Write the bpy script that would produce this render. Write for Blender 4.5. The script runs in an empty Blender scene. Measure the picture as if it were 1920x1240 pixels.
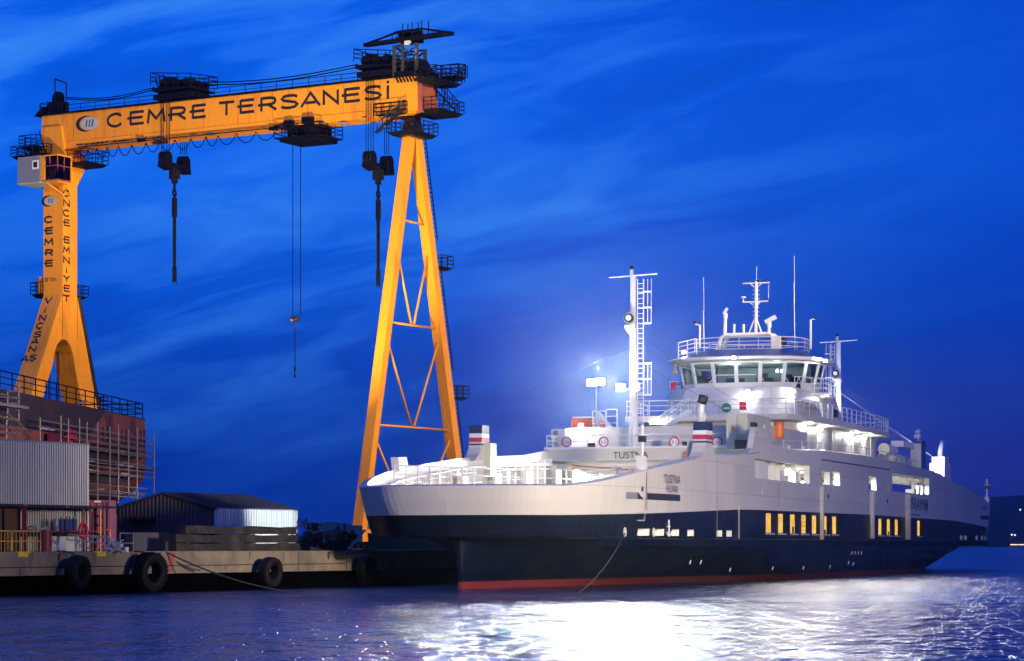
import bpy, math, random
from mathutils import Vector, Matrix
random.seed(7)
R = math.radians
C = bpy.context.scene.collection
SC = bpy.context.scene

# ------------------------------------------------------------------ camera
FPX = 4770.0          # focal length in pixels of a 1920 wide picture
HOR = 1023.0          # picture row of the horizon
EYE = 2.4
cam_d = bpy.data.cameras.new('camera')
cam = bpy.data.objects.new('camera', cam_d); C.objects.link(cam)
cam.location = (0, 0, EYE); cam.rotation_euler = (R(90), 0, 0)
cam_d.sensor_width = 36; cam_d.lens = FPX/1920*36
cam_d.shift_y = (HOR-620)/1920
cam_d.clip_start = 1; cam_d.clip_end = 30000
SC.camera = cam
SC.render.resolution_x = 1024; SC.render.resolution_y = 661
SC.view_settings.view_transform = 'Standard'; SC.view_settings.look = 'None'
SC.view_settings.exposure = 0; SC.view_settings.gamma = 1
SC.cycles.use_denoising = True
SC.cycles.max_bounces = 7; SC.cycles.diffuse_bounces = 3; SC.cycles.glossy_bounces = 4
SC.cycles.transparent_max_bounces = 12
SC.cycles.sample_clamp_indirect = 6
SC.cycles.use_light_tree = True
SC.cycles.caustics_reflective = False; SC.cycles.caustics_refractive = False

# ------------------------------------------------------------------ node helper
class NT:
    def __init__(s, tree): s.t = tree; tree.nodes.clear()
    def n(s, typ, **kw):
        nd = s.t.nodes.new(typ)
        ins = kw.pop('ins', {})
        for k, v in kw.items(): setattr(nd, k, v)
        for k, v in ins.items():
            if isinstance(v, bpy.types.NodeSocket): s.t.links.new(v, nd.inputs[k])
            else: nd.inputs[k].default_value = v
        return nd
    def l(s, a, b): s.t.links.new(a, b)
    def math(s, op, a, b=0.0, clamp=False):
        nd = s.n('ShaderNodeMath', operation=op, ins={0: a, 1: b}); nd.use_clamp = clamp
        return nd.outputs[0]
    def ramp(s, fac, stops, mode='LINEAR'):
        nd = s.n('ShaderNodeValToRGB', ins={0: fac}); r = nd.color_ramp; r.interpolation = mode
        while len(r.elements) > 1: r.elements.remove(r.elements[-1])
        r.elements[0].position = stops[0][0]; r.elements[0].color = (*stops[0][1], 1)
        for p, c in stops[1:]:
            e = r.elements.new(p); e.color = (*c, 1)
        return nd.outputs[0]
    def mix(s, fac, a, b, mode='MIX'):
        nd = s.n('ShaderNodeMix', data_type='RGBA', blend_type=mode)
        for k, v in ((0, fac), (6, a), (7, b)):
            if isinstance(v, bpy.types.NodeSocket): s.t.links.new(v, nd.inputs[k])
            else: nd.inputs[k].default_value = v if k == 0 else ((*v, 1) if len(v) == 3 else v)
        return nd.outputs[2]

# ------------------------------------------------------------------ world: blue hour sky with thin streaked clouds
SUN_EL, SUN_ROT = R(14), R(140)
w = bpy.data.worlds.new('World'); SC.world = w; w.use_nodes = True
t = NT(w.node_tree)
out = t.n('ShaderNodeOutputWorld')
tc = t.n('ShaderNodeTexCoord')
sep = t.n('ShaderNodeSeparateXYZ', ins={0: tc.outputs['Generated']})
X, Y, Z = sep.outputs
ay = t.math('MAXIMUM', t.math('ABSOLUTE', Y), 0.15)
el = t.math('DIVIDE', Z, ay)                    # tan of elevation towards the view
az = t.math('DIVIDE', X, ay)
base = t.ramp(t.math('MULTIPLY', el, 3.2), [
    (0.0, (.001, .026, .30)), (0.10, (.001, .032, .34)), (0.20, (.001, .050, .45)), (0.32, (.001, .090, .66)),
    (0.48, (.000, .125, .84)), (0.66, (.000, .115, .84)), (0.85, (.000, .095, .74)), (1.0, (.000, .07, .56))])
# the lower right of the sky is more violet, the upper right darker
viol = t.math('MULTIPLY', t.ramp(t.math('ADD', t.math('MULTIPLY', az, 2.0), 0.5), [(0.45, (0, 0, 0)), (0.95, (1, 1, 1))]),
              t.ramp(t.math('MULTIPLY', el, 3.2), [(0.0, (.5, .5, .5)), (0.09, (1, 1, 1)), (0.28, (0, 0, 0))]))
base = t.mix(t.math('MULTIPLY', viol, 0.38), base, (.070, .065, .38))
dk = t.ramp(t.math('ADD', t.math('MULTIPLY', az, 2.0), 0.5), [(0.35, (1, 1, 1)), (0.95, (.55, .55, .72))])
base = t.mix(1.0, base, dk, 'MULTIPLY')
# clouds
cv = t.n('ShaderNodeCombineXYZ', ins={0: az, 1: t.math('ADD', t.math('MULTIPLY', el, 1.0), t.math('MULTIPLY', az, -0.22)), 2: 0.0})
mp = t.n('ShaderNodeMapping', ins={0: cv.outputs[0], 3: (7.0, 32.0, 1)})
wr = t.n('ShaderNodeTexNoise', ins={0: mp.outputs[0], 'Scale': 0.7, 'Detail': 3.0})
wv = t.n('ShaderNodeVectorMath', operation='MULTIPLY_ADD', ins={0: wr.outputs['Color'], 1: (1.6, 1.6, 0), 2: mp.outputs[0]})
n1 = t.n('ShaderNodeTexNoise', ins={0: wv.outputs[0], 'Scale': 1.1, 'Detail': 9.0, 'Roughness': .60})
mp2 = t.n('ShaderNodeMapping', ins={0: cv.outputs[0], 1: (3.3, 1.7, 0), 3: (4.0, 11.0, 1)})
n2 = t.n('ShaderNodeTexNoise', ins={0: mp2.outputs[0], 'Scale': 1.0, 'Detail': 2.0})
leftness = t.ramp(t.math('ADD', t.math('MULTIPLY', az, 2.0), 0.5), [(0.1, (1, 1, 1)), (0.5, (.60, .60, .60)), (0.85, (.08, .08, .08))])
elm = t.ramp(t.math('MULTIPLY', el, 3.2), [(0.04, (.10, .10, .10)), (0.2, (.5, .5, .5)), (0.42, (1, 1, 1)), (.8, (.8, .8, .8))])
cf = t.math('MULTIPLY', t.math('MULTIPLY', leftness, elm),
            t.math('MULTIPLY', t.ramp(n1.outputs[0], [(0.42, (0, 0, 0)), (0.64, (1, 1, 1))]),
                   t.ramp(n2.outputs[0], [(0.30, (.25, .25, .25)), (0.62, (1, 1, 1))])))
col = t.mix(t.math('MULTIPLY', cf, 0.92), base, (.055, .30, .96))
dkc = t.ramp(n1.outputs[0], [(0.30, (.60, .64, .74)), (0.48, (1, 1, 1))])
col = t.mix(t.math('ADD', t.math('MULTIPLY', leftness, .55), .25), col, dkc, 'MULTIPLY')
sky = t.n('ShaderNodeTexSky', sky_type='NISHITA'); sky.sun_disc = False
sky.sun_elevation = R(-2); sky.sun_rotation = SUN_ROT
bg = t.n('ShaderNodeBackground', ins={0: col, 1: 1.0})
bg2 = t.n('ShaderNodeBackground', ins={0: sky.outputs[0], 1: 0.01})
add = t.n('ShaderNodeAddShader'); t.l(bg.outputs[0], add.inputs[0]); t.l(bg2.outputs[0], add.inputs[1])
t.l(add.outputs[0], out.inputs[0])

def light(name, kind, loc, power, color=(1, 1, 1), aim=None, size=.3, cone=60, blend=.5, parent=None, angle=.5):
    d = bpy.data.lights.new(name, kind); d.energy = power; d.color = color
    if kind in ('POINT', 'SPOT'): d.shadow_soft_size = size
    if kind == 'SPOT': d.spot_size = R(cone); d.spot_blend = blend
    if kind == 'AREA': d.shape = 'RECTANGLE'; d.size, d.size_y = size
    if kind == 'SUN': d.angle = R(angle)
    o = bpy.data.objects.new(name, d); C.objects.link(o); o.location = loc
    if aim is not None: o.rotation_euler = (Vector(aim)-Vector(loc)).to_track_quat('-Z', 'Y').to_euler()
    if parent is not None:
        o.parent = parent; o.location = Vector(loc)-WL[parent.name]
    return o
# last glow of dusk
light('dusk_sun', 'SUN', (60, -60, 60), .10, (1, .86, .72), aim=(0, 0, 45), angle=3)
# unseen floodlight, assumed and added, out of the picture to the right of the camera: it lights the near hull and the quay
light('assumed_hull_flood', 'SPOT', (35, 95, 11), 205000, (1, .84, .66), aim=(6, 150, 5), size=2.5, cone=74, blend=.7)
# unseen light added high over the basin: shines over the ferry onto the inner faces of the crane legs
light('crane_key_light', 'SPOT', (104, 108, 78), 1500000, (1, .77, .48), aim=(-30, 250, 25), size=.8, cone=24, blend=.35)
# assumed light with no lamp body, added near the ground, that lights the girder and the leg tops from below
light('assumed_girder_flood', 'SPOT', (-20, 205, 4), 200000, (1, .80, .56), aim=(-27, 251, 48), size=.5, cone=62, blend=.45)
# unseen lamp added over the water, lights the near end of the quay
light('quay_fill', 'SPOT', (4, 92, 10), 21000, (1, .84, .62), aim=(-30, 116, 3.5), size=.4, cone=40, blend=.8)

# ------------------------------------------------------------------ materials
MAT = {}
def mat(name, base, rough=.5, metal=0., var=.12, scale=3., bump=0., bscale=8., spec=.5, emis=None, estr=0., coat=0., dirt=None, dscale=.6, dthr=(.5, .75), stretch=(1, 1, 1), seams=None):
    m = bpy.data.materials.new(name); m.use_nodes = True; t = NT(m.node_tree)
    o = t.n('ShaderNodeOutputMaterial')
    tc = t.n('ShaderNodeTexCoord'); mp = t.n('ShaderNodeMapping', ins={0: tc.outputs['Object'], 3: stretch})
    n = t.n('ShaderNodeTexNoise', ins={0: mp.outputs[0], 'Scale': scale, 'Detail': 5.0, 'Roughness': .6})
    v = t.ramp(n.outputs[0], [(.25, (1-var,)*3), (.75, (1+var*.6,)*3)])
    c = t.mix(1.0, base, v, 'MULTIPLY')
    if dirt is not None:
        n3 = t.n('ShaderNodeTexNoise', ins={0: mp.outputs[0], 'Scale': dscale, 'Detail': 8.0, 'Roughness': .65})
        c = t.mix(t.ramp(n3.outputs[0], [(dthr[0], (0, 0, 0)), (dthr[1], (1, 1, 1))]), c, dirt)
    sh = None
    if seams is not None:      # welded plates: courses run along a horizontal direction seams[0] degrees right of straight ahead
        sp_ = t.n('ShaderNodeSeparateXYZ', ins={0: tc.outputs['Object']}); a_ = R(seams[0])
        al = t.math('ADD', t.math('MULTIPLY', sp_.outputs[0], math.sin(a_)), t.math('MULTIPLY', sp_.outputs[1], math.cos(a_)))
        cb_ = t.n('ShaderNodeCombineXYZ', ins={0: al, 1: sp_.outputs[2]})
        bk = t.n('ShaderNodeTexBrick', ins={0: cb_.outputs[0], 'Color1': (1, 1, 1, 1), 'Color2': (.90, .90, .90, 1), 'Mortar': (.66, .62, .58, 1), 'Scale': 1.0, 'Mortar Size': .025, 'Mortar Smooth': .6, 'Brick Width': seams[1], 'Row Height': seams[2]})
        c = t.mix(1.0, c, bk.outputs[0], 'MULTIPLY')
        # rust and soot runs, stretched downwards
        m4 = t.n('ShaderNodeMapping', ins={0: cb_.outputs[0], 3: (1.6, .12, 1)}); n4 = t.n('ShaderNodeTexNoise', ins={0: m4.outputs[0], 'Scale': 1.0, 'Detail': 6.0, 'Roughness': .7})
        c = t.mix(t.ramp(n4.outputs[0], [(.56, (0, 0, 0)), (.78, (.55, .55, .55))]), c, seams[3])
        wv_ = t.n('ShaderNodeTexWave', ins={0: cb_.outputs[0], 'Scale': .42, 'Distortion': 1.5, 'Detail': 1.0}); sh = wv_.outputs[1]
    b = t.n('ShaderNodeBsdfPrincipled', ins={'Base Color': c, 'Metallic': metal, 'Specular IOR Level': spec, 'Coat Weight': coat})
    rr = t.n('ShaderNodeMapRange', ins={0: n.outputs[0], 1: .2, 2: .8, 3: rough*.85, 4: min(1, rough*1.15)})
    t.l(rr.outputs[0], b.inputs['Roughness'])
    if bump > 0:
        nb = t.n('ShaderNodeTexNoise', ins={0: mp.outputs[0], 'Scale': bscale, 'Detail': 4.0})
        hh = nb.outputs[0] if sh is None else t.math('ADD', nb.outputs[0], t.math('MULTIPLY', sh, .35))
        bm = t.n('ShaderNodeBump', ins={'Strength': 1.0, 'Distance': bump, 'Height': hh})
        t.l(bm.outputs[0], b.inputs['Normal'])
    if emis is not None:
        b.inputs['Emission Color'].default_value = (*emis, 1); b.inputs['Emission Strength'].default_value = estr
    t.l(b.outputs[0], o.inputs[0]); MAT[name] = m
    return m
mat('hull_white', (.61, .585, .53), .42, var=.06, scale=.5, seams=(19.6, 7.0, 1.9, (.40, .32, .24)), bump=.025, bscale=.5, dirt=(.42, .36, .30), dscale=.25, dthr=(.60, .95), stretch=(1, 1, .35))
mat('hull_navy', (.003, .006, .020), .36, seams=(19.6, 7.0, 1.9, (.012, .010, .014)), spec=.12, var=.4, scale=.4, bump=.012, bscale=.6)
mat('hull_red', (.16, .024, .010), .4, var=.3, scale=1.2, dirt=(.12, .05, .04), dscale=.9, dthr=(.55, .8))
mat('ship_white', (.72, .72, .72), .4, var=.05, scale=1.)
mat('ship_inner', (.78, .77, .72), .5, var=.05, scale=1.)
mat('ship_blue', (.012, .05, .22), .3, var=.1)
mat('stripe_navy', (.01, .02, .07), .4); mat('stripe_red', (.5, .02, .06), .4); mat('stripe_white', (.75, .75, .75), .4)
mat('deck_grey', (.20, .21, .20), .6)
mat('cabinet_beige', (.52, .53, .42), .5, var=.05)
mat('orange_paint', (.85, .17, .02), .45); mat('orange_red', (.75, .10, .03), .45)
mat('green_paint', (.01, .22, .12), .4); mat('sign_red', (.65, .02, .04), .4); mat('sign_white', (.8, .8, .8), .4)
mat('black', (.012, .012, .015), .5); mat('letter_black', (.012, .012, .018), .55, var=.2)
mat('letter_grey', (.40, .46, .46), .5)
mat('hull_letter', (.02, .035, .14), .5)
mat('crane_yellow', (.90, .33, .003), .48, var=.10, scale=.8, dirt=(.40, .12, .012), dscale=.8, dthr=(.50, .85), stretch=(1, 1, .22), bump=.02, bscale=1.5, seams=(120, 4.2, 60, (.42, .12, .01)))
mat('dark_steel', (.003, .003, .006), .6, spec=.15, var=.3, metal=.0)
mat('dark_steel_worn', (.008, .008, .012), .6, var=.3, dirt=(.25, .2, .16), dscale=1.2, dthr=(.58, .66))
mat('cable', (.003, .003, .006), .7, spec=.1)
mat('cab_grey', (.20, .21, .25), .5, var=.08)
mat('rust_hull', (.30, .075, .038), .7, var=.35, scale=.35, dirt=(.07, .03, .025), dscale=.22, dthr=(.50, .62), bump=.03, bscale=.5)
mat('rust_dark', (.05, .028, .028), .8, var=.4, scale=.6)
mat('scaffold_steel', (.26, .20, .175), .5, metal=.2, var=.4, scale=2.)
mat('corrugated_grey', (.55, .53, .48), .5, var=.18, scale=1.5, stretch=(1, 1, .2))
mat('corrugated_white', (.78, .80, .80), .45, var=.1, stretch=(1, 1, .2))
mat('corrugated_slate', (.10, .085, .10), .55, var=.3, scale=1.2, stretch=(1, 1, .15))
mat('roof_dark', (.055, .05, .07), .6, var=.25)
mat('container_pink', (.30, .08, .12), .5, var=.15)
mat('concrete', (.21, .17, .115), .85, var=.28, scale=1.4, bump=.03, bscale=3., dirt=(.12, .095, .07), dscale=.55, dthr=(.47, .68))
mat('shade_concrete', (.001, .001, .001), .9, spec=0., var=.4, scale=2.)  # concrete blackened so its colour holds the shade under the quay
mat('concrete_stain', (.15, .122, .085), .9, var=.4, scale=3.)
mat('beam_wood', (.013, .010, .009), .85, var=.45, scale=1.2, bump=.02, dirt=(.04, .03, .03), dscale=.8, dthr=(.45, .6))
mat('rubber', (.005, .005, .006), .7, spec=.2, var=.3, bump=.01, bscale=20.)
mat('barrier_yellow', (.75, .36, .01), .5, var=.25, scale=6.)
mat('marker_yellow', (.70, .48, .02), .6, var=.3, scale=8.)
mat('red_paint', (.20, .012, .016), .45, var=.2); mat('bright_red', (.75, .015, .04), .4)
mat('blue_drum', (.03, .05, .16), .4); mat('white_goods', (.55, .52, .50), .6, var=.3, scale=4.)
mat('rope', (.045, .04, .036), .9, var=.4, scale=12.); mat('rope_dark', (.03, .028, .03), .9)
mat('pale_block', (.42, .37, .33), .7, var=.12, scale=.5)
mat('pipe_white', (.6, .6, .58), .5); mat('yard_ground', (.045, .042, .042), .9, var=.4, scale=.5)
mat('interior_brown', (.12, .05, .03), .7)
mat('hills', (.010, .016, .04), .95, var=.3, scale=.003)
def emit(name, color, strength, base=(.8, .8, .8)): return mat(name, base, .4, emis=color, estr=strength)
emit('lamp_white', (.93, .97, 1), 40); emit('flood_glass', (.86, .95, 1), 130)
emit('lamp_strip', (1, .97, .93), 14); emit('shore_glow', (1, .62, .45), 3)
# lit cabin windows: a warm curtain behind each
m = mat('window_glow', (.5, .35, .1), .4); t = NT(m.node_tree)
tc = t.n('ShaderNodeTexCoord'); n = t.n('ShaderNodeTexNoise', ins={0: tc.outputs['Object'], 'Scale': 1.7, 'Detail': 4.0})
c = t.ramp(n.outputs[0], [(.30, (.80, .36, .05)), (.5, (1, .56, .11)), (.75, (1, .74, .30))])
e = t.n('ShaderNodeEmission', ins={0: c, 1: .95}); o = t.n('ShaderNodeOutputMaterial'); t.l(e.outputs[0], o.inputs[0])
# glass of the wheelhouse
def glass(name, tint, refl):
    m = bpy.data.materials.new(name); m.use_nodes = True; t = NT(m.node_tree)
    o = t.n('ShaderNodeOutputMaterial')
    tr = t.n('ShaderNodeBsdfTransparent', ins={0: (*tint, 1)}); gl = t.n('ShaderNodeBsdfGlossy', ins={0: (.9, .95, 1, 1), 1: .04})
    fr = t.n('ShaderNodeFresnel', ins={0: 1.5}); f = t.math('ADD', fr.outputs[0], refl)
    mx = t.n('ShaderNodeMixShader', ins={0: f}); t.l(tr.outputs[0], mx.inputs[1]); t.l(gl.outputs[0], mx.inputs[2])
    t.l(mx.outputs[0], o.inputs[0]); MAT[name] = m
glass('bridge_glass', (.60, .72, .68), .10); glass('cab_glass', (.12, .10, .10), -.03)
# water
m = bpy.data.materials.new('sea_water'); m.use_nodes = True; t = NT(m.node_tree); MAT['sea_water'] = m
o = t.n('ShaderNodeOutputMaterial'); g = t.n('ShaderNodeNewGeometry')
mp = t.n('ShaderNodeMapping', ins={0: g.outputs['Position'], 2: (0, 0, R(5)), 3: (1.0, .34, 1)})
mp3 = t.n('ShaderNodeMapping', ins={0: g.outputs['Position'], 2: (0, 0, R(-7)), 3: (.5, .22, 1)})
na = t.n('ShaderNodeTexNoise', ins={0: mp.outputs[0], 'Scale': 2.1, 'Detail': 3.0, 'Roughness': .6})
nb = t.n('ShaderNodeTexNoise', ins={0: mp3.outputs[0], 'Scale': 1.1, 'Detail': 3.0, 'Roughness': .55})
nc = t.n('ShaderNodeTexNoise', ins={0: g.outputs['Position'], 'Scale': .05, 'Detail': 3.0, 'Roughness': .5})
hgt = t.math('ADD', t.math('MULTIPLY', na.outputs[0], .45), t.math('MULTIPLY', nb.outputs[0], 1.2))
bm = t.n('ShaderNodeBump', ins={'Strength': 1.0, 'Distance': .95, 'Height': hgt})
b = t.n('ShaderNodeBsdfPrincipled', ins={'Base Color': (.000, .034, .15, 1), 'IOR': 1.36, 'Specular IOR Level': .9})
rr = t.n('ShaderNodeMapRange', ins={0: nc.outputs[0], 1: .35, 2: .65, 3: .08, 4: .14}); t.l(rr.outputs[0], b.inputs['Roughness'])
t.l(bm.outputs[0], b.inputs['Normal']); t.l(b.outputs[0], o.inputs[0])

# ------------------------------------------------------------------ mesh builder
WL = {}
class MB:
    def __init__(s): s.v = []; s.f = []; s.m = []
    def add(s, vs, fs, mi=0):
        b = len(s.v); s.v += [Vector(p) for p in vs]
        for f in fs: s.f.append([b+i for i in f]); s.m.append(mi)
        return s
    def hexa(s, b4, t4, mi=0):
        return s.add(list(b4)+list(t4), [(3, 2, 1, 0), (4, 5, 6, 7), (0, 1, 5, 4), (1, 2, 6, 5), (2, 3, 7, 6), (3, 0, 4, 7)], mi)
    def box(s, F, a0, a1, b0, b1, c0, c1, mi=0):
        return s.hexa([F(a0, b0, c0), F(a1, b0, c0), F(a1, b1, c0), F(a0, b1, c0)], [F(a0, b0, c1), F(a1, b0, c1), F(a1, b1, c1), F(a0, b1, c1)], mi)
    def prism(s, pts, off, mi=0):
        n = len(pts); pts = [Vector(p) for p in pts]; off = Vector(off)
        return s.add(pts+[p+off for p in pts], [list(range(n)), list(range(2*n-1, n-1, -1))]+[(i, i+n, (i+1) % n+n, (i+1) % n) for i in range(n)], mi)
    def tube(s, pts, r, n=6, mi=0, r2=None, cap=True):
        pts = [Vector(p) for p in pts]; N = len(pts); rings = []
        ref = None
        for i, p in enumerate(pts):
            d = (pts[min(i+1, N-1)]-pts[max(i-1, 0)])
            if d.length < 1e-9: d = Vector((0, 0, 1))
            d.normalize()
            if ref is None or abs(ref.dot(d)) > .95: ref = Vector((0, 0, 1)) if abs(d.z) < .9 else Vector((1, 0, 0))
            a = d.cross(ref).normalized(); b = d.cross(a)
            rr = r if r2 is None else r+(r2-r)*i/max(1, N-1)
            rings.append([p+(a*math.cos(q)+b*math.sin(q))*rr for q in [2*math.pi*k/n for k in range(n)]])
        vs = [q for rg in rings for q in rg]; fs = []
        for i in range(N-1):
            for k in range(n): fs.append((i*n+k, i*n+(k+1) % n, (i+1)*n+(k+1) % n, (i+1)*n+k))
        if cap: fs.append(list(range(n))[::-1]); fs.append([(N-1)*n+k for k in range(n)])
        return s.add(vs, fs, mi)
    def sphere(s, c, r, n=10, mi=0, sz=1.):
        c = Vector(c); vs = []; fs = []; m = n//2
        for i in range(m+1):
            a = math.pi*i/m
            for k in range(n):
                q = 2*math.pi*k/n; vs.append(c+Vector((math.sin(a)*math.cos(q), math.sin(a)*math.sin(q), math.cos(a)*sz))*r)
        for i in range(m):
            for k in range(n): fs.append((i*n+k, (i+1)*n+k, (i+1)*n+(k+1) % n, i*n+(k+1) % n))
        return s.add(vs, fs, mi)
    def rail(s, pts, h=1.05, mids=1, step=1.5, r=.033, mi=0, up=(0, 0, 1)):
        up = Vector(up); pts = [Vector(p) for p in pts]
        for j in range(mids+1):
            hh = h*(1-j/(mids+1)); s.tube([p+up*hh for p in pts], r if j == 0 else r*.75, 4, mi)
        for a, b in zip(pts[:-1], pts[1:]):
            n = max(1, round((b-a).length/step))
            for i in range(n+1):
                p = a.lerp(b, i/n); s.tube([p, p+up*h], r*.9, 4, mi)
        return s
    def ladder(s, a, b, wvec, r=.035, step=.35, mi=0):
        a, b, wv = Vector(a), Vector(b), Vector(wvec)
        s.tube([a-wv/2, b-wv/2], r, 4, mi); s.tube([a+wv/2, b+wv/2], r, 4, mi)
        n = int((b-a).length/step)
        for i in range(1, n): p = a.lerp(b, i/n); s.tube([p-wv/2, p+wv/2], r*.7, 4, mi)
        return s
    def bar(s, a, b, w=.1, d=None, mi=0):
        a, b = Vector(a), Vector(b); d = d or w; z = (b-a).normalized()
        ref = Vector((0, 0, 1)) if abs(z.z) < .9 else Vector((0, 1, 0))
        x = z.cross(ref).normalized()*w/2; y = z.cross(x).normalized()*d/2
        return s.hexa([a-x-y, a+x-y, a+x+y, a-x+y], [b-x-y, b+x-y, b+x+y, b-x+y], mi)
    def build(s, name, mats, parent=None, label=None, smooth=False, cat=None, group=None, kind=None):
        if isinstance(mats, str): mats = [mats]
        off = WL[parent.name] if parent is not None else Vector((0, 0, 0))
        if parent is None and s.v and kind is None:
            xs = [p.x for p in s.v]; ys = [p.y for p in s.v]; zs = [p.z for p in s.v]
            off = Vector(((min(xs)+max(xs))/2, (min(ys)+max(ys))/2, min(zs)))
        me = bpy.data.meshes.new(name); me.from_pydata([p-off for p in s.v], [], s.f)
        for mm in mats: me.materials.append(MAT[mm])
        me.polygons.foreach_set('material_index', s.m)
        if smooth: me.polygons.foreach_set('use_smooth', [True]*len(s.f))
        me.update()
        o = bpy.data.objects.new(name, me); C.objects.link(o)
        if parent is not None: o.parent = parent; WL[o.name] = off
        else: o.location = off; WL[o.name] = off
        if label: o['label'] = label
        if cat: o['category'] = cat
        if group: o['group'] = group
        if kind: o['kind'] = kind
        return o
def thing(name, loc, label, cat, group=None):
    o = bpy.data.objects.new(name, None); C.objects.link(o); o.location = loc; o.empty_display_size = .2
    o['label'] = label; o['category'] = cat
    if group: o['group'] = group
    WL[o.name] = Vector(loc); return o
def dup(root, loc, rz=None, label=None):
    r = root.copy(); C.objects.link(r); r.location = loc
    if rz is not None: r.rotation_euler[2] = rz
    if label: r['label'] = label
    WL[r.name] = Vector(loc)
    for ch in list(root.children):
        c = ch.copy(); C.objects.link(c); c.parent = r
        for g in list(ch.children):
            d = g.copy(); C.objects.link(d); d.parent = c
    return r
def P(px, py, Yd): return Vector(((px-960)/FPX*Yd, Yd, EYE+(HOR-py)/FPX*Yd))
def itp(x, tab):
    if x <= tab[0][0]: return tab[0][1]
    for (a, b), (c, d) in zip(tab[:-1], tab[1:]):
        if x <= c: return b+(d-b)*(x-a)/(c-a)
    return tab[-1][1]
def W3(x, y, z): return Vector((x, y, z))
def frame(ox, oy, ang):
    """frame whose first axis points ang degrees to the right of straight ahead, second axis 90 degrees right of it"""
    s, c = math.sin(R(ang)), math.cos(R(ang))
    return lambda k, m, h: Vector((ox+s*k+c*m, oy+c*k-s*m, h))

# ------------------------------------------------------------------ lettering
def ell(a0, a1, n=16, cx=.5, cy=.5, rx=.46, ry=.46): return [(cx+rx*math.cos(R(a0+(a1-a0)*i/n)), cy+ry*math.sin(R(a0+(a1-a0)*i/n))) for i in range(n+1)]
GL = {'C': [ell(38, 322)], 'E': [[(.2, 0), (.2, 1)], [(.2, .93), (1, .93)], [(0, .52), (.93, .52)], [(.2, .07), (1, .07)]],
      'M': [[(.04, 0), (.13, .93), (.5, .30), (.87, .93), (.96, 0)]],
      'R': [[(.18, 0), (.18, 1)], [(.18, .93), (.68, .93), (.88, .86), (.93, .7), (.88, .54), (.68, .46), (0, .46)], [(.55, .46), (.98, .03)]],
      'T': [[(0, .93), (1, .93)], [(.5, 0), (.5, .93)]],
      'S': [[(.93, .82), (.75, .92), (.45, .94), (.18, .88), (.08, .74), (.2, .6), (.5, .52), (.8, .44), (.93, .28), (.82, .13), (.55, .06), (.25, .08), (.04, .18)]],
      'A': [[(.02, 0), (.5, .97), (.98, 0)], [(.24, .28), (.76, .28)]], 'N': [[(.08, 0), (.08, .95), (.92, .05), (.92, 1)]],
      'I': [[(.5, 0), (.5, .74)], [(.5, .86), (.5, 1.0)]], 'O': [ell(0, 360, 24, ry=.44)], 'Y': [[(.03, 1), (.5, .48), (.97, 1)], [(.5, 0), (.5, .48)]],
      'V': [[(.03, 1), (.5, .03), (.97, 1)]], '.': [[(.4, .02), (.4, .18)]]}
GL['Ö'] = GL['O']+[[(.25, 1.12), (.36, 1.12)], [(.64, 1.12), (.75, 1.12)]]
GL['Ç'] = GL['C']+[[(.55, .02), (.62, -.14), (.45, -.2)]]; GL['Ş'] = GL['S']+[[(.5, .05), (.58, -.12), (.42, -.2)]]
def glyph(mb, ch, o, ex, ez, w, h, th, mi=0):
    """letter with lower left corner o, ex and ez unit vectors; a few centimetres of paint proud of the surface"""
    ex = Vector(ex); ez = Vector(ez); nrm = ex.cross(ez).normalized()
    for q, st in enumerate(GL[ch]):
        P2 = [Vector((a*w, b*h)) for a, b in st]; L = []; Rr = []
        for i, p in enumerate(P2):
            d0 = (p-P2[i-1]).normalized() if i else (P2[1]-p).normalized()
            d1 = (P2[i+1]-p).normalized() if i < len(P2)-1 else d0
            bis = (d0+d1); bis = bis.normalized() if bis.length > .05 else d0
            nn = Vector((-bis.y, bis.x)); k = th/2/max(.45, nn.dot(Vector((-d0.y, d0.x))))
            L.append(p+nn*k); Rr.append(p-nn*k)
        for i in range(len(P2)-1):
            quad = [Rr[i], Rr[i+1], L[i+1], L[i]]
            pts = [o+ex*a.x+ez*a.y+nrm*(.012+.004*q) for a in quad]
            mb.add(pts, [(0, 1, 2, 3)], mi)
def text(name, s, o, ex, ez, w, h, m, parent, label=None):
    """plain sans lettering, centre at o, w wide and h tall"""
    cu = bpy.data.curves.new(name, 'FONT'); cu.body = s; cu.extrude = 0
    ob = bpy.data.objects.new(name, cu); C.objects.link(ob)
    dg = bpy.context.evaluated_depsgraph_get(); me = bpy.data.meshes.new_from_object(ob.evaluated_get(dg))
    bpy.data.objects.remove(ob)
    xs = [v.co.x for v in me.vertices]; ys = [v.co.y for v in me.vertices]
    x0, x1, y0, y1 = min(xs), max(xs), min(ys), max(ys)
    ex = Vector(ex); ez = Vector(ez); nrm = ex.cross(ez).normalized(); mb = MB()
    mb.add([o+ex*(((v.co.x-x0)/(x1-x0)-.5)*w)+ez*(((v.co.y-y0)/(y1-y0)-.5)*h)+nrm*.012 for v in me.vertices],
           [tuple(p.vertices) for p in me.polygons])
    bpy.data.meshes.remove(me)
    return mb.build(name, m, parent, label)
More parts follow.
